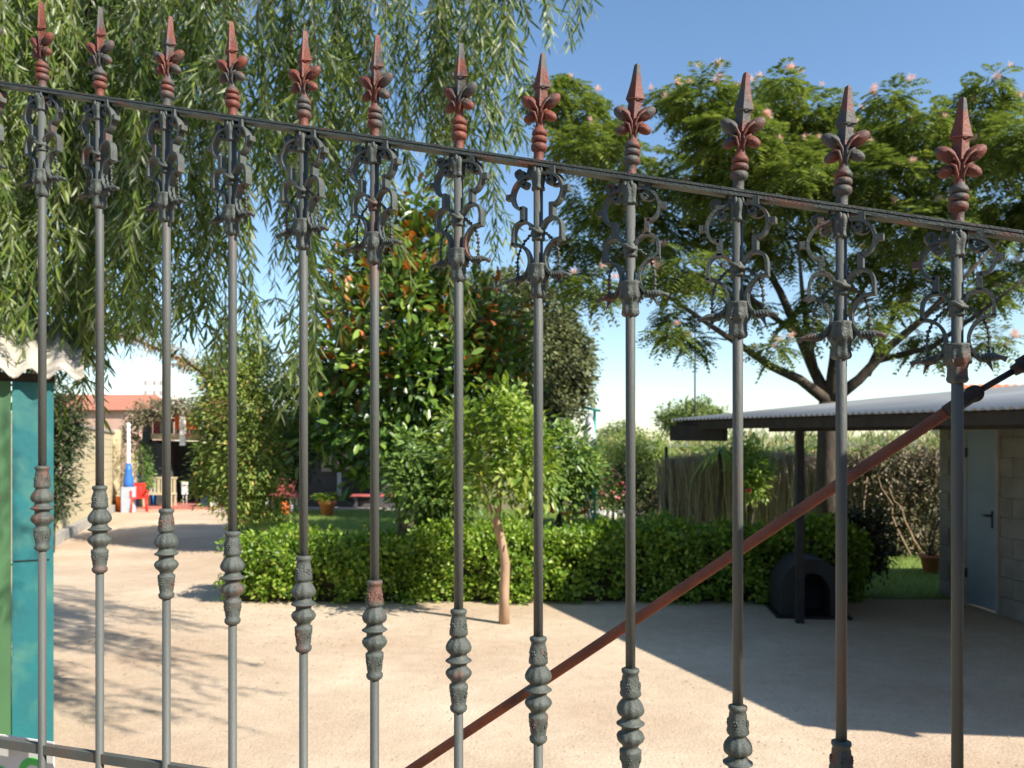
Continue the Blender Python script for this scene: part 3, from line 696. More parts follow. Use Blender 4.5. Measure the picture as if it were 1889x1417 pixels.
MB().box((-.42, -.06, 0), (.42, .8, .03)).build('base', M['black'], kn)

# ============================================================ HEDGE
hg = thing('clipped_hedge', 'clipped leafy green hedge running across the yard behind the thin citrus tree', 'hedge', (0, 0, 0))
def hedge(x0, x1, y0, y1, h, n, par):
    # clumpy leaf shell over a twiggy core
    b = MB(); b.box((x0 + .14, y0 + .16, 0), (x1 - .14, y1 - .16, h - .15)); b.build('twig_mass', M['twig'], par)
    nc = n // 22
    A_f = (x1 - x0) * h; A_t = (x1 - x0) * (y1 - y0); A_e = (y1 - y0) * h; tot = 2 * A_f + A_t + 2 * A_e
    pf = np.array([A_f, A_f * .4, A_t, A_e, A_e]); pf = pf / pf.sum(); w = rng.choice(5, nc, p=pf)
    X = rng.uniform(x0, x1, nc); Y = rng.uniform(y0, y1, nc); Zc = rng.uniform(.02, h, nc); Nn = np.zeros((nc, 3))
    for k_, (arr, val, nv) in enumerate(((Y, y0, (0, -1, 0)), (Y, y1, (0, 1, 0)), (Zc, h, (0, 0, 1)), (X, x0, (-1, 0, 0)), (X, x1, (1, 0, 0)))):
        s_ = w == k_; arr[s_] = val; Nn[s_] = nv
    c = np.stack([X, Y, Zc], 1) - Nn * (np.abs(rng.normal(size=(nc, 1))) * .07)
    c += Nn * (.05 * np.sin(X * 3.1 + Zc * 4) + .04 * np.sin(X * 7.3 + 1) + .03 * rng.normal(size=nc))[:, None]
    idx = rng.integers(0, nc, n); lo = rng.normal(size=(n, 3)) * .045
    P = c[idx] + lo; k_ = P[:, 2] > .01; P = P[k_]; Nk = Nn[idx][k_]; m_ = len(P)
    D = unit(Nk * .8 + .9 * rdir(m_) + np.array([0, 0, .25])); N_ = unit(Nk + .7 * rdir(m_) + np.array([0, 0, .5]))
    s_ = .7 + .6 * rng.random(m_)
    V, F = leaves(P, D, N_,   .056 * s_, .033 * s_)
    stuff(obj('foliage', npmesh('hedge_foliage', V, F, M['hedge']), par))
hedge(-3.15, -1.0, 8.98, 9.85, .65, 16000, hg)
hedge(-1.1, 3.85, 9.0, 9.9, .76, 38000, hg)
# ============================================================ small trees
def add_trunk(par, paths, m, name='trunk', n=8):
    b = MB()
    for pts, rad in paths: b.tube(pts, rad, n)
    return b.build(name, m, par)
# front citrus
ct = thing('citrus_tree', 'small yellow-green citrus tree with a bare pale trunk in front of the hedge', 'tree', (0, 0, 0))
Zc = 7.95
T_ = [W(930, 1156, Zc), W(930, 1100, Zc), W(932, 1040, Zc), W(926, 1000, Zc), W(918, 960, Zc + .03), W(922, 915, Zc), W(914, 880, Zc), W(920, 820, Zc), W(925, 770, Zc)]
T_[0].z = 0
add_trunk(ct, [(T_, [.054, .048, .046, .038, .029, .024, .019, .013, .006]),
               ([W(926, 1010, Zc), W(908, 950, Zc + .05), W(890, 890, Zc + .1), W(870, 850, Zc + .12)], [.03, .02, .014, .006]),
               ([W(918, 880, Zc), W(950, 830, Zc - .05), W(975, 790, Zc)], [.018, .012, .005]),
               ([W(916, 860, Zc), W(885, 800, Zc), W(870, 770, Zc)], [.014, .010, .005])], M['bark_lt'])
cb = lambda px, py, Z, rp, n, dz=1.: (tuple(W(px, py, Z)), (rp / FPX * Z, rp / FPX * Z, rp / FPX * Z * dz), n)
crown('crown', [cb(930, 790, 7.95, 52, 520, 1.1), cb(965, 840, 7.8, 58, 520), cb(880, 830, 8.1, 66, 560), cb(925, 895, 7.8, 50, 260), cb(990, 885, 8, 42, 280), cb(850, 780, 8.1, 40, 200), cb(900, 740, 8, 24, 70)],
      M['citrus'], .088, .042, 1.15, T6, ct, .08, 14)
crown('new_growth', [cb(945, 735, 7.95, 26, 110, 1.2), cb(955, 765, 7.9, 22, 60), cb(935, 870, 7.6, 30, 50)], M['citrus_tip'], .08, .04, 1, T6, ct, .05, 10)
def orange(px, py, Z, rp, n, label, base_px, group=None, hz=1.2):
    t = thing('orange_tree', label, 'tree', tuple(G(base_px, Z)))
    o = t.location
    q = lambda v: Vector(v) - Vector(o)
    add_trunk(t, [(wig((0, 0, 0), q(W(px, py, Z)), 6, .04, .06, .03)), (wig(q(W(px, py + rp * .5, Z)), q(W(px - rp * .6, py - rp * .4, Z)), 4, .05, .03, .01)),
                  (wig(q(W(px, py + rp * .5, Z)), q(W(px + rp * .6, py - rp * .5, Z)), 4, .05, .03, .01))], M['bark'])
    bl = []
    for k_ in range(9):
        a_ = random.uniform(0, 6.28); rr = rp * .5
        c_ = q(W(px + rr * math.cos(a_), py + rr * hz * math.sin(a_), Z + random.uniform(-.3, .3))); s_ = rp / FPX * Z * random.uniform(.38, .62)
        bl.append((tuple(c_), s_, n // 9))
    crown('crown', bl, M['orange_tree'], .085, .042, 1, T6, t, .07, 14)
    return t
orange(805, 880, 9.4, 92, 4600, 'grey-green orange tree left of the thin citrus, crown above the hedge', 805)
orange(1030, 860, 10.3, 76, 4000, 'dense orange tree right of the thin citrus, crown above the hedge', 1040)
# round dark bush
rb = thing('round_bush', 'dark clipped round bush at the right end of the hedge', 'bush', tuple(G(1590, 9.6)))
add_trunk(rb, [([(0, 0, 0), (0, 0, .5)], [.03, .025])], M['bark'])
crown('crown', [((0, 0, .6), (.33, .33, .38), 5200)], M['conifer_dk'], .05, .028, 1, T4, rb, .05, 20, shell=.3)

# ============================================================ magnolia
mg = thing('magnolia_tree', 'tall magnolia with glossy dark leaves and rusty orange undersides', 'tree', (-1.75, 13.4, 0))
add_trunk(mg, [wig((0, 0, 0), (.1, 0, 5.2), 9, .012, .14, .02)] + [wig((0, 0, .9 + .5 * k_), (1.3 * math.cos(k_ * 2.4) * (1 - k_ * .08), 1.3 * math.sin(k_ * 2.4) * (1 - k_ * .08), 1.5 + .55 * k_), 5, .04, .05, .015) for k_ in range(8)], M['bark'])
mp = lambda px, py, dz, rp, n: (tuple(W(px, py, 13.4 + dz) - Vector((-1.75, 13.4, 0))), (rp / 113, rp / 113, rp / 113 * .9), n)
crown('crown', [mp(760, 385, 0, 34, 180), mp(735, 445, .1, 60, 420), mp(790, 450, -.1, 45, 260), mp(690, 500, 0, 66, 520), mp(780, 520, -.5, 74, 620), mp(640, 580, .1, 62, 460), mp(720, 590, -.7, 90, 800), mp(830, 600, -.4, 80, 700),
                mp(905, 600, 0, 60, 420), mp(920, 660, -.2, 64, 480), mp(610, 660, 0, 52, 400), mp(660, 680, -.6, 74, 620), mp(870, 690, -.3, 70, 420), mp(640, 500, .2, 30, 120)], M['magnolia'], .21, .092, .95, T6, mg, .13, 9, out=.7, droop=0, shell=.35)
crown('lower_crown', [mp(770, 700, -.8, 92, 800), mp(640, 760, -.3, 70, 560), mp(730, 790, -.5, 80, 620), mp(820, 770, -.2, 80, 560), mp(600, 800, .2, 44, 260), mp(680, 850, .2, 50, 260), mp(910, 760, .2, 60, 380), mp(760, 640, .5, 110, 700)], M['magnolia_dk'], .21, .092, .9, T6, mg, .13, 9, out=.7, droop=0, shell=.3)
# a few large leaves that can be picked out, as parts
lm = [npmesh('leaf', *leaves(np.zeros((1, 3)), np.array([[1., 0, 0.]]), np.array([[0, 0, 1.]]), np.array([.17]), np.array([.068]), T6), M[mm]) for mm in ('magnolia_dk', 'magnolia')]
for k_ in range(90):
    px, py = random.uniform(600, 960), random.uniform(480, 790); p = W(px, py, 12.1 + random.random() * .4) - Vector((-1.75, 13.4, 0))
    o = obj('leaf', lm[k_ % 2], mg, p); o.rotation_euler = (random.uniform(-1, 1), random.uniform(-.8, .8), random.uniform(0, 6.28))

# holm oak behind
ok = thing('holm_oak', 'rounded dull olive-green oak standing behind the magnolia, outlined against the sky', 'tree', (.5, 19.5, 0))
add_trunk(ok, [wig((0, 0, 0), (.1, 0, 3.4), 6, .02, .2, .06), wig((0, 0, 1.6), (.9, .1, 4), 5, .04, .1, .03), wig((0, 0, 1.6), (-.8, 0, 4), 5, .04, .1, .03)], M['bark'])
op = lambda px, py, dz, rp, n: (tuple(W(px, py, 19.5 + dz) - Vector((.5, 19.5, 0))), (rp / 78, rp / 78, rp / 78), n)
crown('crown', [op(940, 560, 0, 58, 3200), op(1000, 590, -.4, 62, 3600), op(1040, 650, -.3, 58, 3400), op(1050, 710, 0, 46, 2200), op(980, 660, -.9, 80, 4400), op(900, 620, 0, 60, 2600), op(1000, 750, -.3, 60, 2600), op(930, 720, 0, 70, 2600), op(880, 540, .2, 36, 1200)],
      M['oak'], .125, .07, 1.25, T4, ok, .10, 26, shell=.5)

# juniper by the path with a long arching branch
jn = thing('juniper_tree', 'yellow-green juniper beside the path with one brownish branch arching left', 'tree', (-4.75, 14, 0))
jp = lambda px, py, dz, rp, n, e=1.: (tuple(W(px, py, 14 + dz) - Vector((-4.75, 14, 0))), (rp / 108.6, rp / 108.6, rp / 108.6 * e), n)
archp = [W(452, 800, 14), W(425, 740, 13.9), W(395, 700, 13.8), W(350, 672, 13.7), W(300, 648, 13.6), W(245, 625, 13.5), W(190, 612, 13.4), W(150, 625, 13.3)]
loc = Vector((-4.75, 14, 0))
add_trunk(jn, [wig((0, 0, 0), (.05, 0, 3.4), 8, .015, .11, .02), ([p - loc for p in archp], [.05, .045, .04, .035, .03, .025, .018, .008])] +
          [wig((0, 0, .6 + .35 * k_), (.7 * math.cos(k_ * 2.2), .7 * math.sin(k_ * 2.2), 1.2 + .4 * k_), 4, .05, .035, .01) for k_ in range(7)], M['bark'])
crown('crown', [jp(450, 660, 0, 40, 1500), jp(420, 700, -.2, 46, 2000), jp(480, 700, -.1, 46, 2000), jp(400, 760, -.2, 46, 2200), jp(460, 770, -.5, 60, 3000), jp(520, 760, -.1, 48, 2000), jp(410, 830, -.2, 46, 2200),
                jp(470, 840, -.5, 62, 3000), jp(395, 890, -.1, 32, 1200), jp(445, 910, -.4, 50, 2200), jp(500, 920, -.2, 42, 1500), jp(470, 630, 0, 26, 500)], M['conifer'], .09, .030, 1.15, T4, jn, .085, 24, shell=.45, out=.8)
crown('brown_sprays', [jp(400, 715, -.55, 34, 260), jp(430, 760, -.7, 36, 200), jp(445, 830, -.75, 30, 100)], M['conifer_br'], .08, .02, 1, T4, jn, .07, 20)
bl = []
for k_ in range(len(archp) - 1):
    for t in (0, .5):
        p = archp[k_].lerp(archp[k_ + 1], t) - loc; bl.append(((p.x, p.y, p.z + .05), (.18, .18, .13), 330))
crown('arching_foliage', bl, M['conifer_br'], .07, .018, 1.0, T4, jn, .06, 20, shell=.1, droop=.5)
ds = thing('dark_shrub', 'very dark leafy shrub between the juniper and the magnolia', 'shrub', tuple(G(560, 16)))
add_trunk(ds, [wig((0, 0, 0), (0, 0, 2), 5, .03, .07, .02)], M['bark'])
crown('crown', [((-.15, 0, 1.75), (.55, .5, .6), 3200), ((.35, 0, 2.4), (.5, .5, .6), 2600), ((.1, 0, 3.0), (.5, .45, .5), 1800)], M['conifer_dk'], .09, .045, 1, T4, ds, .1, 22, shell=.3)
# ivy mass on the cream wall
iv = thing('wall_climber', 'dark straggling climber hanging over the cream wall behind the teal booth', 'climber', (-7.6, 13.6, 0))
add_trunk(iv, [wig((0, 0, 0), (.1, 0, 2.6), 6, .04, .05, .02)], M['bark'])
ip = lambda px, py, rp, n: (tuple(W(px - 14, py, 13.4) - Vector((-7.6, 13.6, 0))), (rp * .9 / 113, .35, rp / 113), n)
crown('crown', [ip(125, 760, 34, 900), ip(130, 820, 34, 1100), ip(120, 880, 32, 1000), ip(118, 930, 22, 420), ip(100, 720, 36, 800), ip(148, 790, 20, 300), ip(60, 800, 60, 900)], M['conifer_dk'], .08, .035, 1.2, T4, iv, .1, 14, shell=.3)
crown('pale_sprays', [ip(140, 740, 26, 120)], M['ivy'], .08, .03, 1, T4, iv, .1, 10)

# ============================================================ albizia (silk tree)
AZ = 12.2; aloc = G(1530, AZ)
al = thing('silk_tree', 'spreading silk tree with feathery leaves and pink flowers above the tin roof', 'tree', tuple(aloc))
q_ = lambda px, py, dz=0: W(px, py, AZ + dz) - aloc
fork = q_(1530, 742)
paths = [([Vector((0, 0, 0)), q_(1526, 900), q_(1528, 800), fork], [.19, .165, .155, .15]),
         ([fork, q_(1475, 700, -.1), q_(1420, 675, -.2), q_(1370, 640, -.3), q_(1310, 600, -.4), q_(1230, 545, -.5), q_(1150, 500, -.6)], [.11, .085, .07, .058, .045, .03, .012]),
         ([fork, q_(1500, 680, .2), q_(1470, 610, .3), q_(1440, 540, .4), q_(1400, 470, .5), q_(1360, 380, .6)], [.12, .10, .085, .07, .05, .015]),
         ([q_(1470, 615, .3), q_(1420, 580, .2), q_(1370, 535, 0), q_(1320, 480, -.2)], [.06, .05, .035, .012]),
         ([fork, q_(1540, 660, 0), q_(1548, 560, -.1), q_(1556, 450, -.3), q_(1580, 330, -.4)], [.12, .10, .08, .05, .015]),
         ([q_(1505, 690, .1), q_(1490, 620, -.3), q_(1480, 540, -.6), q_(1470, 420, -1)], [.07, .055, .04, .012]),
         ([fork, q_(1585, 700, -.1), q_(1640, 640, -.3), q_(1700, 590, -.5), q_(1770, 520, -.8), q_(1850, 440, -1)], [.12, .09, .075, .06, .04, .012]),
         ([q_(1600, 690, 0), q_(1640, 600, .5), q_(1680, 520, .8), q_(1720, 420, 1.2)], [.075, .055, .04, .012]),
         ([q_(1548, 600, 0), q_(1600, 520, .8), q_(1640, 430, 1.5)], [.055, .04, .012]),
         ([q_(1620, 665, 0), q_(1720, 640, -.9), q_(1830, 560, -1.6), q_(1950, 470, -2)], [.06, .045, .03, .01])]
add_trunk(al, paths[:1], M['bark'], 'trunk', 12)
for p_ in paths[1:]: p_ = (p_[0], [q * .84 for q in p_[1]]); add_trunk(al, [p_], M['bark'], 'limb')
# frond: rachis with narrow drooping pinnae
def fronds(P, D, sz):
    n = len(P); D = unit(D); Z_ = np.array([0, 0, 1.]); S = unit(np.cross(D, Z_ + .25 * rdir(n)))
    Ps, Ds, Ns, Ls, Ws = [], [], [], [], []
    nb = 8
    for j in range(nb):
        t = (j + .6) / nb
        base = P + D * (sz * t)[:, None]; base[:, 2] -= sz * .35 * t * t
        for s_ in (-1, 1):
            d = unit(S * s_ + D * .55 + np.array([0, 0, -.25]) + .12 * rdir(n))
            Ps.append(base); Ds.append(d); Ns.append(unit(Z_ + .35 * rdir(n))); Ls.append(sz * .42 * math.sin(math.pi * (.18 + .72 * t))); Ws.append(sz * .12)
    return leaves(np.concatenate(Ps), np.concatenate(Ds), np.concatenate(Ns), np.concatenate(Ls), np.concatenate(Ws))
cl = [(1050, 195, 52), (1010, 165, 34), (1105, 240, 56), (1070, 270, 48), (1150, 300, 50), (1095, 380, 52), (1170, 395, 60), (1080, 450, 40), (1290, 185, 52), (1240, 165, 22), (1350, 250, 72), (1400, 190, 46), (1455, 205, 60),
      (1280, 320, 72), (1500, 225, 60), (1550, 270, 72), (1620, 250, 62), (1450, 340, 80), (1560, 380, 72), (1700, 240, 56), (1800, 210, 60), (1850, 270, 62), (1760, 310, 72), (1860, 380, 60), (1680, 410, 70), (1350, 420, 72),
      (1260, 500, 46), (1245, 585, 30), (1275, 625, 26), (1230, 615, 20), (1330, 520, 40), (1450, 450, 60), (1560, 490, 44), (1690, 510, 48), (1800, 540, 46), (1230, 430, 52), (1100, 530, 34), (1060, 500, 30), (1600, 600, 22),
      (1480, 590, 26), (1430, 640, 18), (1710, 630, 30), (1830, 630, 20), (1870, 500, 44), (1610, 330, 60), (1180, 460, 40), (1400, 300, 60), (1640, 180, 26), (1830, 150, 22), (1440, 150, 20), (1520, 545, 30), (1630, 470, 40),
      (1950, 250, 70), (1960, 380, 70), (2040, 330, 80), (2120, 420, 70), (2000, 500, 60), (1330, 340, 60), (1500, 300, 60), (1730, 380, 60), (1800, 440, 50), (1640, 560, 26), (1380, 560, 26), (1150, 350, 40)]
PP, DD = [], []; rim = []
for (px, py, rp) in cl:
    dz = random.uniform(-2.4, 2.2) if rp > 45 else random.uniform(-1.2, .8)
    c = np.array(W(px, py, AZ + dz) - aloc); r = rp / FPX * (AZ + dz)
    nf = int(125 * (rp / 50) ** 2) + 14
    d = rdir(nf); pos = c + d * np.array([r, r * 1.2, r * .62]) * (rng.random((nf, 1)) ** .4)
    PP.append(pos); dd = d * np.array([1, 1, .3]) + .6 * rdir(nf); dd[:, 2] -= .25; DD.append(dd); rim.append((c, r))
PP = np.concatenate(PP); DD = np.concatenate(DD)
V, F = fronds(PP, DD, .26 + .14 * rng.random(len(PP)))
stuff(obj('crown', npmesh('albizia_crown', V, F, M['albizia']), al))
fm = []
for k_ in range(4):
    n = 60; D = rdir(n); D[:, 2] = np.abs(D[:, 2]) * 1.2; fm.append(npmesh('flower', *leaves(np.zeros((n, 3)) + .02 * rdir(n), D, rdir(n), .035 + .03 * rng.random(n), np.full(n, .005)), M['pink']))
fpx = [(1062, 112), (1098, 152), (1450, 137), (1325, 145), (1412, 158), (1592, 162), (1500, 242), (1265, 322), (1335, 292), (1300, 348), (1495, 318), (1231, 437), (1180, 405), (1445, 240), (1340, 170), (1700, 190), (1740, 180), (1830, 145), (1690, 320),
       (1712, 328), (1740, 500), (1820, 270), (1270, 325), (1480, 250), (1388, 155), (1550, 190), (1230, 440), (1100, 300), (1250, 180), (1870, 200), (1780, 190), (1345, 300), (1310, 290), (1630, 160), (1590, 170), (1840, 285), (1800, 300)]
wp = PP + np.array(aloc); PX = CXP + wp[:, 0] / wp[:, 1] * FPX; PY = HY - (wp[:, 2] - EYE) / wp[:, 1] * FPX
for k_ in range(150):
    if k_ < len(fpx): px, py = fpx[k_]; Zf = 10.6 + random.random() * 1.4
    else: c, r = random.choice(rim[:52]); w_ = Vector(c) + aloc; Zf = w_.y - r * .9; px = CXP + w_.x / w_.y * FPX + random.uniform(-50, 50); py = HY - (w_.z - EYE) / w_.y * FPX - random.uniform(0, 50)
    j_ = int(np.argmin((PX - px) ** 2 + (PY - py) ** 2 + 900 * (PP[:, 1] > 0))); fp_ = PP[j_] + unit(DD[j_:j_ + 1])[0] * .16; fp_[2] += .03
    o = obj('flower', fm[k_ % 4], al, Vector(fp_)); o.rotation_euler = (random.uniform(-.5, .5), random.uniform(-.5, .5), random.uniform(0, 6)); s_ = random.uniform(.9, 1.6); o.scale = (s_, s_, s_)

# ============================================================ willow
wt = thing('weeping_willow', 'weeping willow whose long leafy strands hang down behind the left of the gate', 'tree', (-4.6, 6.6, 0))
wl = Vector((-4.6, 6.6, 0))
add_trunk(wt, [wig((0, 0, 0), (.3, -.2, 3.6), 7, .02, .28, .2)], M['bark'], 'trunk', 12)
def strand(L, seed):
    r_ = random.Random(seed); g2 = np.random.default_rng(seed)
    m = MB(); pts = []; sx, sy = r_.uniform(-.10, .10), r_.uniform(-.08, .08); ph = r_.uniform(0, 6)
    nn = int(L / .1) + 2
    for i in range(nn): t = i / (nn - 1); pts.append(Vector((sx * L * t * t * .6 + .02 * math.sin(ph + 5 * t * L), sy * L * t * t * .6 + .02 * math.cos(ph + 4 * t * L), -L * t)))
    P, D = [], []
    def along(pp, step, sidebias):
        acc = 0; a = r_.uniform(0, 6)
        for i in range(len(pp) - 1):
            seg = pp[i + 1] - pp[i]; l = seg.length; k = 0
            while acc < l:
                t = acc / l; a += 2.4; P.append(pp[i] + seg * t)
                d = seg.normalized() * .92 + Vector((math.cos(a), math.sin(a), 0)) * r_.uniform(.35, .75); D.append(d); acc += step * r_.uniform(.7, 1.3)
            acc -= l
    along(pts, .028, 1); m.tube(pts, [.0032 - .002 * i / nn for i in range(nn)], 4)
    for k in range(int(L * 3.2)):
        i = r_.randrange(1, nn - 2); a = r_.uniform(0, 6.28); l = r_.uniform(.16, .42); d0 = Vector((math.cos(a), math.sin(a), 0)) * .75
        pp = [pts[i]]
        for j in range(4): dd = (d0 * (1 - j * .28) + Vector((0, 0, -.5 - .25 * j))).normalized(); pp.append(pp[-1] + dd * l / 4)
        along(pp, .025, 1); m.tube(pp, .0014, 3)
    P = np.array(P); D = np.array(D); n = len(P)
    V, F = leaves(P, D, unit(g2.normal(size=(n, 3))), .078 + .055 * g2.random(n), .013 + .008 * g2.random(n), T6)
    # one mesh: leaves and stem with two materials
    me = bpy.data.meshes.new('hanging_branch')
    sv = np.array([tuple(v) for v in m.v]); nv = len(V)
    me.from_pydata(np.concatenate([V, sv]).tolist(), [], F.tolist() + [tuple(i + nv for i in f) for f in m.f])
    me.materials.append(M['willow']); me.materials.append(M['willow_stem'])
    mi = np.zeros(len(me.polygons), dtype=np.int32); mi[len(F):] = 1; me.polygons.foreach_set('material_index', mi); me.update()
    return me
LEN = [.7, 1.1, 1.6, 2.2, 2.8, 3.4]
SM_ = {L: [strand(L, int(L * 100) + k) for k in range(5 if L < 2.5 else 4)] for L in LEN}
# (px0, px1, lowest pixel row, spread, count)
CL = [(-120, 40, 640, 60, 34), (-40, 60, 560, 90, 22), (0, 100, 640, 60, 24), (60, 170, 600, 70, 26), (110, 200, 690, 50, 16), (90, 200, 430, 70, 16), (160, 260, 590, 50, 20), (200, 300, 500, 80, 16), (235, 330, 600, 40, 16), (250, 300, 420, 80, 8),
      (310, 350, 330, 70, 8), (300, 360, 570, 40, 6), (350, 420, 590, 70, 9), (340, 440, 250, 60, 11), (370, 440, 420, 50, 8), (430, 500, 620, 60, 10), (440, 520, 300, 60, 11), (505, 555, 520, 60, 9), (540, 600, 700, 60, 10), (530, 640, 380, 70, 14), (585, 640, 440, 60, 8),
      (650, 700, 240, 50, 11), (690, 740, 330, 60, 9), (750, 850, 260, 50, 16), (770, 850, 340, 60, 8), (780, 830, 600, 40, 3), (890, 915, 450, 40, 5), (860, 930, 200, 50, 8), (930, 985, 120, 40, 8), (920, 950, 260, 20, 3), (985, 1015, 60, 25, 3), (1050, 1062, 70, 12, 2), (640, 665, 470, 30, 2), (700, 720, 560, 40, 2)]
tot = 0; tops = []; ST = []
for (a0, a1, yb, sp, cnt) in CL:
    if a0 >= 300 and cnt > 6: cnt = int(cnt * .72)
    ng = max(1, round(cnt / 5)); gar = [(random.uniform(a0, a1), random.uniform(-1.0, 1.2), random.uniform(.8, 1.0)) for _ in range(ng)]
    for k_ in range(cnt):
        Zs = (5.1 if a1 > 400 else 5.6) + gar[k_ % ng][1] + random.gauss(0, .15)
        px = random.gauss(gar[k_ % ng][0], 11); py = random.gauss(yb, sp * .6); bot = W(px, py, Zs)
        top = max(W(px, -40, Zs).z + random.uniform(0, .35), bot.z + .7)
        Lw = top - bot.z; L = min(LEN, key=lambda q: abs(math.log(q / Lw))); me = random.choice(SM_[L])
        s_ = Lw / L; ST.append((Lw / Zs, me, Vector((bot.x, bot.y, top)) - wl, s_, random.uniform(0, 6.28)))
for k_ in range(46):                            # strands over the right, above the frame: their shadows fall on the yard
    x, y = random.uniform(.0, 2.3), random.uniform(2.2, 4.6); zb = EYE + .555 * y + .22 + random.random() * .5; L = random.choice([1.1, 1.6, 2.2])
    ST.append((.1, random.choice(SM_[L]), Vector((x, y, zb + L)) - wl, 1, random.uniform(0, 6.28)))
ST.sort(key=lambda q: -q[0])
import bmesh
bmj = bmesh.new()
for k_, (a_, me, loc_, s_, rz) in enumerate(ST):
    tops.append(loc_); sxy = (s_ + 1) / 2
    if k_ < 300:
        o = obj('hanging_branch', me, wt, loc_); o.scale = (sxy, sxy, s_); o.rotation_euler = (0, 0, rz)
    else:
        mc = me.copy(); mc.transform(Matrix.Translation(loc_) @ Matrix.Rotation(rz, 4, 'Z') @ Matrix.Diagonal((sxy, sxy, s_, 1))); bmj.from_mesh(mc); bpy.data.meshes.remove(mc)
mj = bpy.data.meshes.new('hanging_branches'); bmj.to_mesh(mj); bmj.free(); mj.materials.append(M['willow']); mj.materials.append(M['willow_stem'])
stuff(obj('hanging_branches', mj, wt))
crown('crown', [((-1.8, -.2, 6.6), (2.4, 2.4, 1.7), 5200), ((-.9, .6, 7.6), (2.0, 2.0, 1.5), 3200), ((-2.6, -2.0, 6.0), (1.8, 1.8, 1.5), 2600)], M['willow'], .14, .024, 1, T4, wt, .22, 24, droop=1.1)
# limbs that carry the strands, and the leafy top above the frame
hub = Vector((.3, -.2, 3.6))
for k_, tgt in enumerate([(-.5, -1.4, 5.6), (1.0, -.6, 5.9), (2.2, -1.2, 5.7), (3.2, -.8, 5.9), (4.2, -1.6, 5.6), (-1.8, .6, 5.9), (2.6, .5, 6.2), (1.4, -1.6, 5.4), (3.8, .1, 5.6), (-1.4, -1.2, 5.3), (6.4, -3.2, 5.9), (7.2, -4.0, 5.4), (5.4, -2.4, 5.8)]):
    pts, rad = wig(hub, tgt, 7, .03, .12, .02, up=.14); add_trunk(wt, [(pts, rad)], M['bark'], 'limb')
bq = MB()
for t in tops[::2]:
    lx = min(max(t.x * .9, -2), 6.5); bq.tube([(lx * .8 + .2, t.y * .6 - .3, 5.5), (t.x * .95, t.y * .95, 5.5 + .1), (t.x, t.y, t.z)], [.012, .008, .004], 4)
stuff(bq.build('twigs', M['willow_stem'], wt))

# ============================================================ right background: brushwood fence, plants, field
FA, FB = Vector((7.9, 12.8, 0)), Vector((2.75, 14.6, 0)); fd = (FB - FA).normalized(); FL = (FB - FA).length
fn = thing('brushwood_fence', 'grey-brown brushwood fence along the back of the garden, in front of the maize', 'fence', tuple(FA), rotz(fd.x, fd.y))
n = 17000; X = rng.uniform(0, FL, n); Y = rng.normal(size=n) * .035; H = 1.56 + .05 * np.sin(X * 2) + .06 * rng.normal(size=n)
P = np.stack([X, Y, np.zeros(n)], 1); D = unit(np.array([0, 0, 1.]) + .09 * rng.normal(size=(n, 3))); N = rdir(n) * np.array([1, 1, 0.05])
V, F = leaves(P, D, N, H,   .006 + .007 * rng.random(n), (np.array([[0, -.5, 0], [0, .5, 0], [1, .35, 0], [1, -.35, 0]]), np.array([[0, 1, 2, 3]])))
stuff(obj('brushwood', npmesh('brushwood', V, F, M['reed']), fn))
MB().box((0, -.07, .05), (FL, -.05, 1.4)).build('backing_mesh', M['twig'], fn)
for q in range(5): MB().tube([(q * FL / 4, .1, 0), (q * FL / 4, .1, 1.75)], .03, 8).build('post', M['dark_iron'], fn)
dc = thing('dry_climber', 'tangled half-dry climber covering the near end of the brushwood fence', 'climber', (6.8, 12.6, 0))
dcl = Vector((6.8, 12.6, 0))
add_trunk(dc, [wig(W(1700, 1020, 12.5) * 1 - dcl, W(1640, 900, 12.6) - dcl, 6, .03, .02, .008), wig(W(1680, 1025, 12.4) - dcl, W(1620, 880, 12.8) - dcl, 6, .03, .016, .006), wig(W(1590, 1020, 13) - dcl, W(1600, 880, 13.1) - dcl, 5, .03, .02, .008)], M['bark_lt'])
bl = []
for k_ in range(34):
    px = random.uniform(1560, 1745); t = (px / FPX - CXP / FPX); # ratio
    s = (FA.x - t * FA.y) / (t * fd.y - fd.x); p = FA + fd * s
    bl.append(((p.x - .05 - dcl.x, p.y - .2 - dcl.y, random.uniform(.15, 1.6)), (.28, .16, .25), 230))
crown('crown', bl, M['ivy'], .075, .035, 1, T4, dc, .10, 14, shell=.2)
def shrub(name, label, cat, px, Z, blobs, m, ll=.07, lw=.03, per=16, clump=.08, stem=True, T=T4):
    t = thing(name, label, cat, tuple(G(px, Z))); l = G(px, Z)
    if stem: add_trunk(t, [wig((0, 0, 0), Vector(W(blobs[0][0], blobs[0][1], Z)) - l, 4, .03, .03, .012)], M['bark'])
    crown('foliage', [(tuple(W(a_, b_, Z + random.uniform(-.15, .15)) - l), (r_ / FPX * Z, r_ / FPX * Z, r_ / FPX * Z * e_), n_) for a_, b_, r_, e_, n_ in blobs], m, ll, lw, 1, T, t, clump, per, shell=.3)
    return t
shrub('dark_cypress_hedge', 'dark leafy bush right of the pink roses, left of the brushwood', 'bush', 1165, 19, [(1165, 870, 40, 1, 2200), (1180, 920, 40, 1, 1800), (1200, 860, 26, 1.2, 1000), (1140, 850, 20, 1, 500)], M['conifer_dk'], .08, .04)
shrub('climbing_hops', 'bright green climber spilling over the left end of the brushwood fence', 'climber', 1210, 18, [(1195, 830, 32, .8, 1100), (1160, 828, 28, .6, 800), (1215, 870, 16, 1.6, 500), (1225, 840, 18, 1, 400), (1120, 840, 18, .8, 350)], M['yucca'], .09, .03)
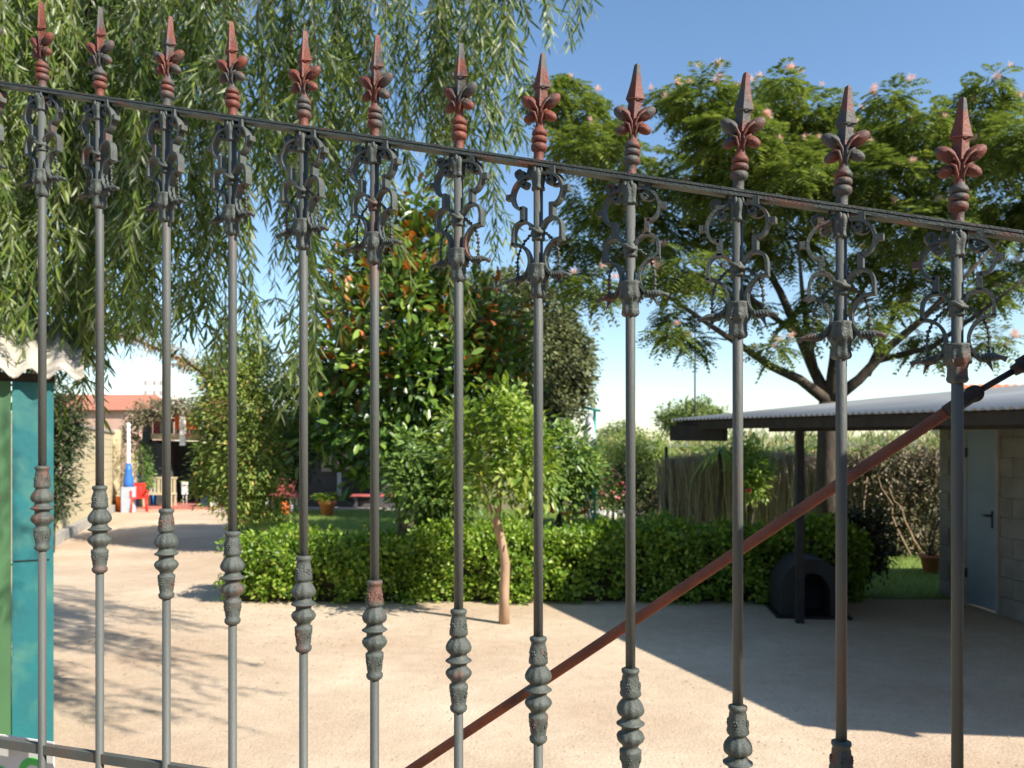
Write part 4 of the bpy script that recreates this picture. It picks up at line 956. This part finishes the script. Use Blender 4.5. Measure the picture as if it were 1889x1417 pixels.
rs = shrub('rose_bush', 'loose bush with dusty pink flowers beside the white stones', 'bush', 1130, 18.5, [(1130, 890, 24, 1, 800), (1115, 915, 22, 1, 600), (1145, 925, 18, 1, 400)], M['orange_tree'], .06, .03)
rl = G(1130, 18.5)
for k_ in range(22):
    p = W(1128 + random.gauss(0, 16), 898 + random.gauss(0, 20), 18.1) - rl; MB().ball(p, (.045, .045, .035), 7, 5, .15).build('flower', M['pinkp'] if k_ % 2 else M['pinkwall'], rs)
shrub('flowering_shrub', 'light green shrub with one red flower in front of the brushwood fence', 'shrub', 1385, 13.3, [(1385, 860, 34, 1, 1300), (1395, 890, 26, 1, 700), (1372, 830, 20, 1, 400)], M['citrus'], .075, .035)
p = W(1381, 905, 12.9); tag(MB().ball((0, 0, 0), (.05, .05, .04), 8, 6, .2).build('red_blossom', M['red'], None, p), 'single red blossom low on the light green shrub', 'flower')
def yucca(px, py, Z, r, n, label):
    t = thing('spiky_plant', label, 'plant', tuple(G(px, Z))); l = G(px, Z); c = W(px, py, Z) - l
    add_trunk(t, [wig((0, 0, 0), c, 4, .02, .04, .03)], M['bark'])
    for k_ in range(n):
        a = k_ * 2.4; el = random.uniform(-.2, 1.1); L = r * random.uniform(.8, 1.2); b = MB(); vs = []; S = Vector((-math.sin(a), math.cos(a), 0))
        for j in range(6):
            t_ = j / 5; d = Vector((math.cos(a) * math.cos(el), math.sin(a) * math.cos(el), math.sin(el))) * L * t_; d.z -= .75 * L * t_ * t_
            w = .022 * (1 - t_ ** 2) + .002; vs += [c + d - S * w, c + d + S * w]
        b.add(vs, [(2 * j, 2 * j + 1, 2 * j + 3, 2 * j + 2) for j in range(5)], True); b.build('leaf', M['yucca'], t)
yucca(1328, 835, 13.6, .62, 34, 'tall strap-leaved plant in the middle of the brushwood fence')
yucca(1216, 862, 17.2, .42, 22, 'smaller strap-leaved plant at the left end of the brushwood fence')
# potted dry plant near the shed corner
pt = thing('plant_pot', 'terracotta pot with a leafless dark plant by the shed corner', 'pot', tuple(G(1717, 11.2)))
MB().lathe([(.09, 0), (.13, .22), (.15, .22), (.15, .26), (.12, .26), (.11, .2)], 18).build('pot', M['terra'], pt)
b = MB()
for k_ in range(9): b.tube(*wig((0, 0, .2), (random.uniform(-.25, .25), random.uniform(-.2, .2), random.uniform(.5, .95)), 4, .06, .012, .004), 5)
b.build('stems', M['bark'], pt); crown('foliage', [((0, 0, .6), (.2, .2, .3), 260)], M['conifer_dk'], .05, .02, 1, T4, pt, .07, 10)
# white edging stones and small garden toys
for k_ in range(11):
    px = 1082 + k_ * 10 + random.uniform(-2, 2); p = G(px, 20.3 + random.uniform(-.15, .15))
    tag(MB().ball((0, 0, .1), (.085, .08, .14 + .03 * random.random()), 9, 6, .12).build('edging_stone', M['stonew'], None, p), ('leftmost', 'second', 'third', 'fourth', 'fifth', 'sixth', 'seventh', 'eighth', 'ninth', 'tenth', 'rightmost')[k_] + ' white-washed stone from the left in the row edging the rose bed', 'stone', 'white stones edging the rose bed')
ty = thing('toy_seesaw', 'red and yellow plastic toy on the lawn behind the hedge', 'toy', tuple(G(1050, 19.5)))
MB().tube([(-.45, 0, .28), (-.2, 0, .2), (.2, 0, .2), (.45, 0, .28)], .045, 10).build('beam', M['red'], ty)
MB().box((-.06, -.08, 0), (.06, .08, .42)).build('stand', M['yellow'], ty)
MB().box((-.46, -.05, .3), (-.34, .05, .5)).build('seat_back', M['red'], ty); MB().box((.34, -.05, .3), (.46, .05, .5)).build('seat_back', M['red'], ty)
ld = thing('folding_frame', 'pale A-shaped timber frame leaning by the toys', 'frame', tuple(G(1074, 19.8)))
MB().tube([(-.25, 0, 0), (0, 0, 1.0)], .03, 6).build('leg', M['stonew'], ld); MB().tube([(.28, 0, 0), (0, .05, 1.0)], .03, 6).build('leg', M['stonew'], ld); MB().tube([(-.13, 0, .45), (.14, 0, .45)], .02, 6).build('crossbar', M['stonew'], ld)
# closed parasol on a teal arm
pz = 18.0; pp = thing('garden_parasol', 'closed white parasol hanging from a teal post', 'parasol', tuple(G(1097, pz))); pl_ = G(1097, pz)
tp = W(1097, 757, pz) - pl_
MB().tube([(0, 0, 0), tp], .035, 10).build('post', M['tealm'], pp)
MB().tube([W(1078, 752, pz) - pl_, W(1108, 758, pz) - pl_], .03, 8).build('arm', M['tealm'], pp)
k0 = W(1082, 762, pz) - pl_; k1 = W(1090, 838, pz) - pl_
MB().lathe([(.015, -.95), (.12, -.8), (.13, -.5), (.09, -.2), (.03, 0)], 16, (k0.x + .07, k0.y, k0.z), mod=lambda a, z, r: r * (1 + .16 * math.cos(6 * a))).build('canopy', M['white'], pp)
# maize field
n = 3600; rows = []
xs = rng.uniform(2.0, 30, n); ys = rng.uniform(17, 36, n); keep = (ys > 23) | (xs > 4.2); xs, ys = xs[keep], ys[keep]; n = len(xs)
PP, DD, LL, WW = [], [], [], []
hh = 2.05 + .2 * rng.random(n)
for j in range(11):
    a = rng.random(n) * 6.28; t = (j + .5) / 11
    PP.append(np.stack([xs, ys, hh * t], 1)); up = .4 + .9 * (j > 8)
    DD.append(np.stack([np.cos(a), np.sin(a), np.full(n, up)], 1)); LL.append(.5 * (1 - .45 * t) * (.8 + .4 * rng.random(n))); WW.append(np.full(n, .06 if j < 9 else .03))
PP.append(np.stack([xs, ys, 0 * xs], 1)); DD.append(np.tile([0.01, 0, 1.], (n, 1))); LL.append(hh + .1); WW.append(np.full(n, .04))
V, F = leaves(np.concatenate(PP), np.concatenate(DD), rdir(n * 12), np.concatenate(LL), np.concatenate(WW))
tag(stuff(obj('maize_field', npmesh('maize_field', V, F, M['corn']))), 'tall maize crop behind the brushwood fence', 'maize')
# umbrella pine and far trees
up_ = thing('umbrella_pine', 'distant umbrella pine with a domed crown beyond the tin roof', 'tree', tuple(G(1276, 60)))
add_trunk(up_, [wig((0, 0, 0), (0, 0, 3.6), 5, .02, .22, .12)], M['bark'])
c_ = W(1276, 772, 60) - G(1276, 60)
crown('crown', [((0, 0, c_.z), (2.35, 2.3, 1.25), 5200), ((0, 0, c_.z - .2), (1.7, 1.7, 1.0), 1400)], M['pine'], .3, .12, 1, T4, up_, .18, 18, shell=.75, out=.4)
for k_, (px, py, Z, r, lb) in enumerate([(1140, 806, 80, 1.5, 'small distant round tree just right of the teal post'), (1165, 810, 95, 1.4, 'small distant tree left of the tin roof end'), (1120, 812, 90, 1.3, 'low distant tree touching the teal post'),
                                       (640, 800, 46, 3, 'far tree behind the magnolia, leftmost'), (790, 790, 50, 3.4, 'far tree behind the magnolia, middle'), (560, 780, 44, 3, 'far tree behind the dark shrub'), (900, 800, 48, 3, 'far tree behind the citrus')]):
    t = thing('far_tree', lb, 'tree', tuple(G(px, Z))); add_trunk(t, [([(0, 0, 0), (0, 0, max(.6, W(px, py, Z).z))], [.15, .1])], M['bark'])
    crown('crown', [((0, 0, W(px, py, Z).z), (r, r, r * .85), 1500)], M['oak' if k_ > 2 else 'pine'], .3, .14, 1, T4, t, .25, 14)
ms = tag(MB().tube([(0, 0, 0), (0, 0, 6.2)], [.035, .02], 8).build('slender_mast', M['post'], None, G(1282, 25)), 'thin dark mast rising behind the left end of the tin roof', 'mast')
# orange tiled roof glimpsed above the tin roof at the far right
nr = thing('tiled_roof_house', 'neighbouring house with an orange tiled roof showing above the tin roof at far right', 'house', tuple(G(1960, 30)), 0)
MB().box((-2.2, 0, 0), (4, 5, 3.2)).build('wall', M['pinkwall'], nr)
rv = MB(); vs = []
for i in range(41):
    x = -2.4 + 6.8 * i / 40
    for y, z in ((-.4, 3.1), (2.5, 4.3), (5.4, 3.1)): vs.append((x, y, z + .05 * abs(math.sin(i * 1.57))))
rv.add(vs, [f for i in range(40) for f in ((i * 3, i * 3 + 3, i * 3 + 4, i * 3 + 1), (i * 3 + 1, i * 3 + 4, i * 3 + 5, i * 3 + 2))]); rv.build('roof', mat('orange_tile', (.60, .22, .10), (.5, .18, .08), .9), nr)

# ============================================================ far left: house, terrace and clutter
bz = 25.0
ph = thing('porch_house', 'low house at the end of the path with a dark open porch and orange awning', 'house', (0, 0, 0))
def Wb(x0, y0, x1, y1, Z, d, name, m, par=ph):
    a = W(x0, y1, Z); c = W(x1, y0, Z); return MB().box((a.x, Z, a.z), (c.x, Z + d, c.z)).build(name, m, par)
gz = lambda Z: HY + EYE * FPX / Z
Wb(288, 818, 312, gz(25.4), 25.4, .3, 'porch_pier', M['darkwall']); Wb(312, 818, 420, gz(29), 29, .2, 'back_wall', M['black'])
Wb(255, 812, 290, gz(25.6), 25.6, 3.5, 'side_wall', M['darkwall'])
Wb(392, 818, 470, gz(25.2), 25.2, 3.6, 'side_wall', mat('brown_wall', (.10, .05, .04), (.08, .04, .035), .9))
Wb(278, 800, 372, 810, 24.9, 4, 'slab_edge', M['cream']); Wb(372, 800, 470, 811, 24.9, 4, 'slab_edge', M['concrete'])
Wb(338, 800, 372, 803, 24.8, .08, 'ledge', M['pinkp']); 
Wb(322, 764, 366, 792, 25.0, .06, 'awning', M['orange']); Wb(331, 764, 340, 822, 24.75, .12, 'column', M['white'])
Wb(282, 776, 292, 800, 25.2, .1, 'shutter', M['maroon']); Wb(292, 776, 318, 800, 25.6, .1, 'window', M['glass']); Wb(300, 772, 320, 778, 25.1, .1, 'shutter', M['maroon'])
Wb(262, 775, 276, 815, 25.4, .2, 'dark_pier', M['black'])
Wb(255, 756, 470, 764, 24.7, 5, 'roof', M['dark_wood']); Wb(322, 792, 372, 800, 25.2, .1, 'railing', M['maroon'])
for k_ in range(7): Wb(324 + k_ * 6, 792, 326 + k_ * 6, 800, 25.1, .03, 'railing_bar', M['white'])
# long dark shaded outbuilding right of it
ob = thing('dark_outbuilding', 'long dark grey outbuilding in shade behind the potted cycad', 'building', (0, 0, 0))
Wb(470, 800, 800, gz(24.8), 24.8, .2, 'wall', M['darkwall'], ob); Wb(470, 786, 800, 800, 22.7, 2.4, 'roof', M['dark_wood'], ob)
Wb(593, 838, 612, 870, 24.75, .04, 'window', M['concrete'], ob); Wb(622, 838, 662, 866, 24.75, .04, 'shutter_panel', M['concrete'], ob); Wb(622, 872, 629, 915, 24.74, .04, 'door_jamb', M['ltblue'], ob)
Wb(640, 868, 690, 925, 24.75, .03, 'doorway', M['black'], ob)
bench = thing('pink_bench', 'low bench with a faded pink seat in front of the dark outbuilding', 'bench', tuple(G(688, 23.9)))
MB().box((-.65, -.15, .38), (.62, .15, .44)).build('seat', M['pinkp'], bench)
for s in (-.5, .5): MB().box((s - .04, -.12, 0), (s + .04, .12, .38)).build('leg', M['darkwall'], bench)
# terrace
tr = MB().box((G(262, 24.2).x, 23.9, 0), (G(412, 24.2).x, 28.9, .06)).build('terrace', M['terr']); struct(tr)
MB_ = MB().box((G(405, 23.6).x, 23.45, 0), (G(800, 23.6).x, 24.3, .05)).build('pavement', M['concrete']); struct(MB_)
# neighbouring pink house over the wall and pale block
nh = thing('pink_house', 'pinkish rendered house with a tiled roof beyond the cream wall', 'house', tuple(G(170, 38)))
MB().box((-2.6, 0, 0), (1.75, 5, 3.7)).build('wall', M['pinkwall'], nh)
rf = MB(); rf.add([(-2.8, -.3, 3.6), (1.9, -.3, 3.6), (1.9, 2.5, 4.5), (-2.8, 2.5, 4.5), (1.9, 5.3, 3.6), (-2.8, 5.3, 3.6)], [(0, 1, 2, 3), (3, 2, 4, 5), (1, 4, 2), (0, 3, 5)]); rf.build('roof', M['tile'], nh)
for x in (-1.8, .2): 
    w2 = MB().box((x, -.05, 1.6), (x + .9, .01, 2.7)).build('window', M['frame'], nh); MB().box((x + .07, -.06, 1.67), (x + .83, -.045, 2.63)).build('pane', M['glass'], w2)
ab = thing('white_apartment_block', 'pale high block far away, seen through the willow above the porch house', 'building', tuple(G(285, 130)))
MB().box((-2.2, 0, 0), (1.6, 6, 14.0)).build('wall', M['white'], ab); MB().box((-1.2, 1, 14.0), (.6, 4, 15.4)).build('stair_tower', M['white'], ab)
for zz in range(4):
    for x in (-1.6, -.2, .8): MB().box((x, -.03, 7.5 + zz * 1.6), (x + .4, .05, 8.2 + zz * 1.6)).build('window', M['concrete'], ab)
# dry vine canopy over the house, bushes
shrub('vine_canopy', 'grey-brown dry vine canopy spreading above the porch house', 'vine', 262, 24, [(255, 770, 22, .7, 900), (285, 758, 26, .6, 1000), (315, 752, 26, .5, 900), (345, 750, 24, .4, 700), (235, 800, 14, 1.2, 400), (375, 752, 20, .5, 500)], M['ivy'], .1, .045)
shrub('green_bush', 'green bush behind the striped post', 'bush', 258, 24.4, [(262, 850, 16, 1.5, 700), (270, 885, 14, 1.3, 500), (250, 820, 12, 1, 300)], M['orange_tree'], .09, .04)
shrub('reed_clump', 'dry upright reeds against the end of the cream wall', 'reeds', 222, 23.4, [(221, 860, 8, 6, 700), (218, 920, 8, 3, 300)], M['ivy'], .16, .02)
# striped post with blue parasol/skirt on a grey block
sp = thing('striped_post', 'white knobbly post with a blue cover standing on a grey block', 'post', tuple(G(237, 22.8))); l_ = G(237, 22.8)
zt = W(0, 780, 22.8).z; zb_ = W(0, 858, 22.8).z
prf = [(.03, zb_)]
kk = 9
for i in range(kk): z = zb_ + (zt - zb_) * i / kk; prf += [(.04, z), (.058, z + (zt - zb_) / kk * .5), (.04, z + (zt - zb_) / kk * .95)]
MB().lathe(prf + [(.01, zt)], 12).build('shaft', M['white'], sp)
z1 = W(0, 898, 22.8).z
MB().lathe([(.15, z1), (.13, z1 + .10), (.14, z1 + .18), (.09, z1 + .36), (.10, z1 + .44), (.05, zb_ + .08)], 12).build('cover', M['blue'], sp)
MB().box((-.14, -.14, 0), (.14, .14, z1)).build('block', M['ltblue'], sp)
tag(MB().lathe([(.10, 0), (.13, .38), (.14, .42), (.11, .42)], 14).build('orange_tub', M['orangepl'], None, G(223, 23)), 'orange plastic tub left of the striped post', 'tub')
def chair(px, Z, m, label, s=1., rz=0):
    t = thing('plastic_chair', label, 'chair', tuple(G(px, Z)), rz); t.scale = (s, s, s)
    MB().box((-.22, -.22, .42), (.22, .22, .46)).build('seat', m, t)
    MB().box((-.2, .19, .46), (-.08, .23, .84)).box((-.05, .19, .46), (.05, .23, .84)).box((.08, .19, .46), (.2, .23, .84)).box((-.22, .185, .8), (.22, .235, .88)).build('backrest', m, t)
    for x in (-.2, .2):
        for y in (-.2, .2): MB().tube([(x * 1.15, y * 1.15, 0), (x, y, .43)], .025, 6).build('leg', m, t)
    for x in (-.23, .23): MB().box((x - .025, -.2, .64), (x + .025, .2, .67)).box((x - .025, -.2, .46), (x + .025, -.16, .64)).build('armrest', m, t)
chair(256, 22.9, M['red'], 'red plastic garden chair just right of the striped post', .9, .5)
chair(264, 25.2, M['blue'], 'blue plastic chair behind the red one', 1.1, .2)
bn = thing('garden_bench', 'cream slatted bench in front of the dark porch', 'bench', tuple(G(296, 24.6)))
for q in range(7): MB().box((-.38 + q * .12, .1, .45), (-.31 + q * .12, .13, .9)).build('slat', M['cream'], bn)
MB().box((-.42, .09, .86), (.45, .14, .92)).build('backrest', M['cream'], bn); MB().box((-.42, -.3, .40), (.45, .1, .45)).build('seat', M['cream'], bn)
for x in (-.38, .41): MB().box((x - .03, -.28, 0), (x + .03, -.22, .40)).box((x - .03, .05, 0), (x + .03, .1, .4)).build('leg', M['cream'], bn)
tag(MB().lathe([(.10, 0), (.14, .32), (.15, .34), (.12, .34), (.1, .3)], 16).build('blue_bucket', M['blue'], None, G(378, 24.3) + Vector((0, 0, .06))), 'blue bucket on the red terrace', 'bucket')
jg = thing('white_jerrycan', 'white jerrycan on the red terrace beside the bucket', 'jerrycan', tuple(G(395, 24.3) + Vector((0, 0, .06))))
MB().box((-.13, -.09, 0), (.13, .09, .34)).build('body', M['white'], jg); MB().tube([(0, 0, .34), (0, 0, .42)], .035, 10).build('cap', M['maroon'], jg)
gs = thing('glass_stand', 'small white stand in the dark porch opening', 'stand', tuple(G(341, 25.5)))
MB().box((-.08, -.05, .35), (.08, .05, .75)).build('panel', M['white'], gs); MB().tube([(-.05, 0, 0), (-.05, 0, .4)], .012, 6).build('leg', M['white'], gs); MB().tube([(.05, 0, 0), (.05, 0, .4)], .012, 6).build('leg', M['white'], gs)
# pink play table with orange tub beneath
ptb = thing('play_table', 'faded red play table with a raised back on white legs', 'table', tuple(G(522, 22.6)))
MB().box((-.42, -.3, .42), (.42, .3, .52)).build('tabletop', M['pinkp'], ptb)
b = MB(); b.add([(-.20, -.02, .52), (.36, -.02, .52), (.36, -.02, .98), (-.02, -.02, .98), (-.20, .03, .52), (.36, .03, .52), (.36, .03, .98), (-.02, .03, .98)], [(0, 1, 2, 3), (7, 6, 5, 4), (0, 4, 5, 1), (1, 5, 6, 2), (2, 6, 7, 3), (3, 7, 4, 0)]); b.build('backboard', M['pinkp'], ptb)
for x in (-.36, .3):
    for y in (-.25, .25): MB().box((x - .035, y - .035, 0), (x + .035, y + .035, .42)).build('leg', M['white'], ptb)
jt = thing('orange_canister', 'orange canister under the faded red play table', 'canister', tuple(G(524, 22.1)))
MB().lathe([(.12, 0), (.13, .05), (.13, .26), (.07, .34), (.04, .36)], 14).build('body', M['orangepl'], jt); MB().tube([(0, 0, .36), (0, 0, .4)], .03, 8).build('cap', M['black'], jt)
# potted cycad
cy = thing('potted_cycad', 'terracotta pot with a spreading green cycad on the lawn', 'potted plant', tuple(G(604, 21.3)))
MB().lathe([(.13, 0), (.20, .32), (.235, .32), (.24, .42), (.20, .42), (.18, .36)], 20).build('pot', M['terra'], cy)
for k_ in range(22):
    a = k_ * 2.4; el = .35 + .75 * (k_ / 22); L = random.uniform(.5, .62); n = 12; P, D, Ls = [], [], []
    for j in range(n):
        t = (j + 1) / n; c = np.array([math.cos(a) * math.cos(el) * L * t, math.sin(a) * math.cos(el) * L * t, .42 + math.sin(el) * L * t - .5 * L * t * t])
        for s in (-1, 1): P.append(c); D.append([-math.sin(a) * s + .5 * math.cos(a), math.cos(a) * s + .5 * math.sin(a), -.1]); Ls.append(.19 * math.sin(math.pi * (.2 + .7 * t)))
    V, F = leaves(np.array(P), np.array(D), np.tile([0, 0, 1.], (len(P), 1)), np.array(Ls), np.full(len(P), .05)); obj('leaf', npmesh('cycad_leaf', V, F, M['citrus']), cy)
print('strands', tot)
tt = sum(len(m.polygons) for m in bpy.data.meshes); print('mesh polys', tt, 'objects', len(bpy.data.objects))
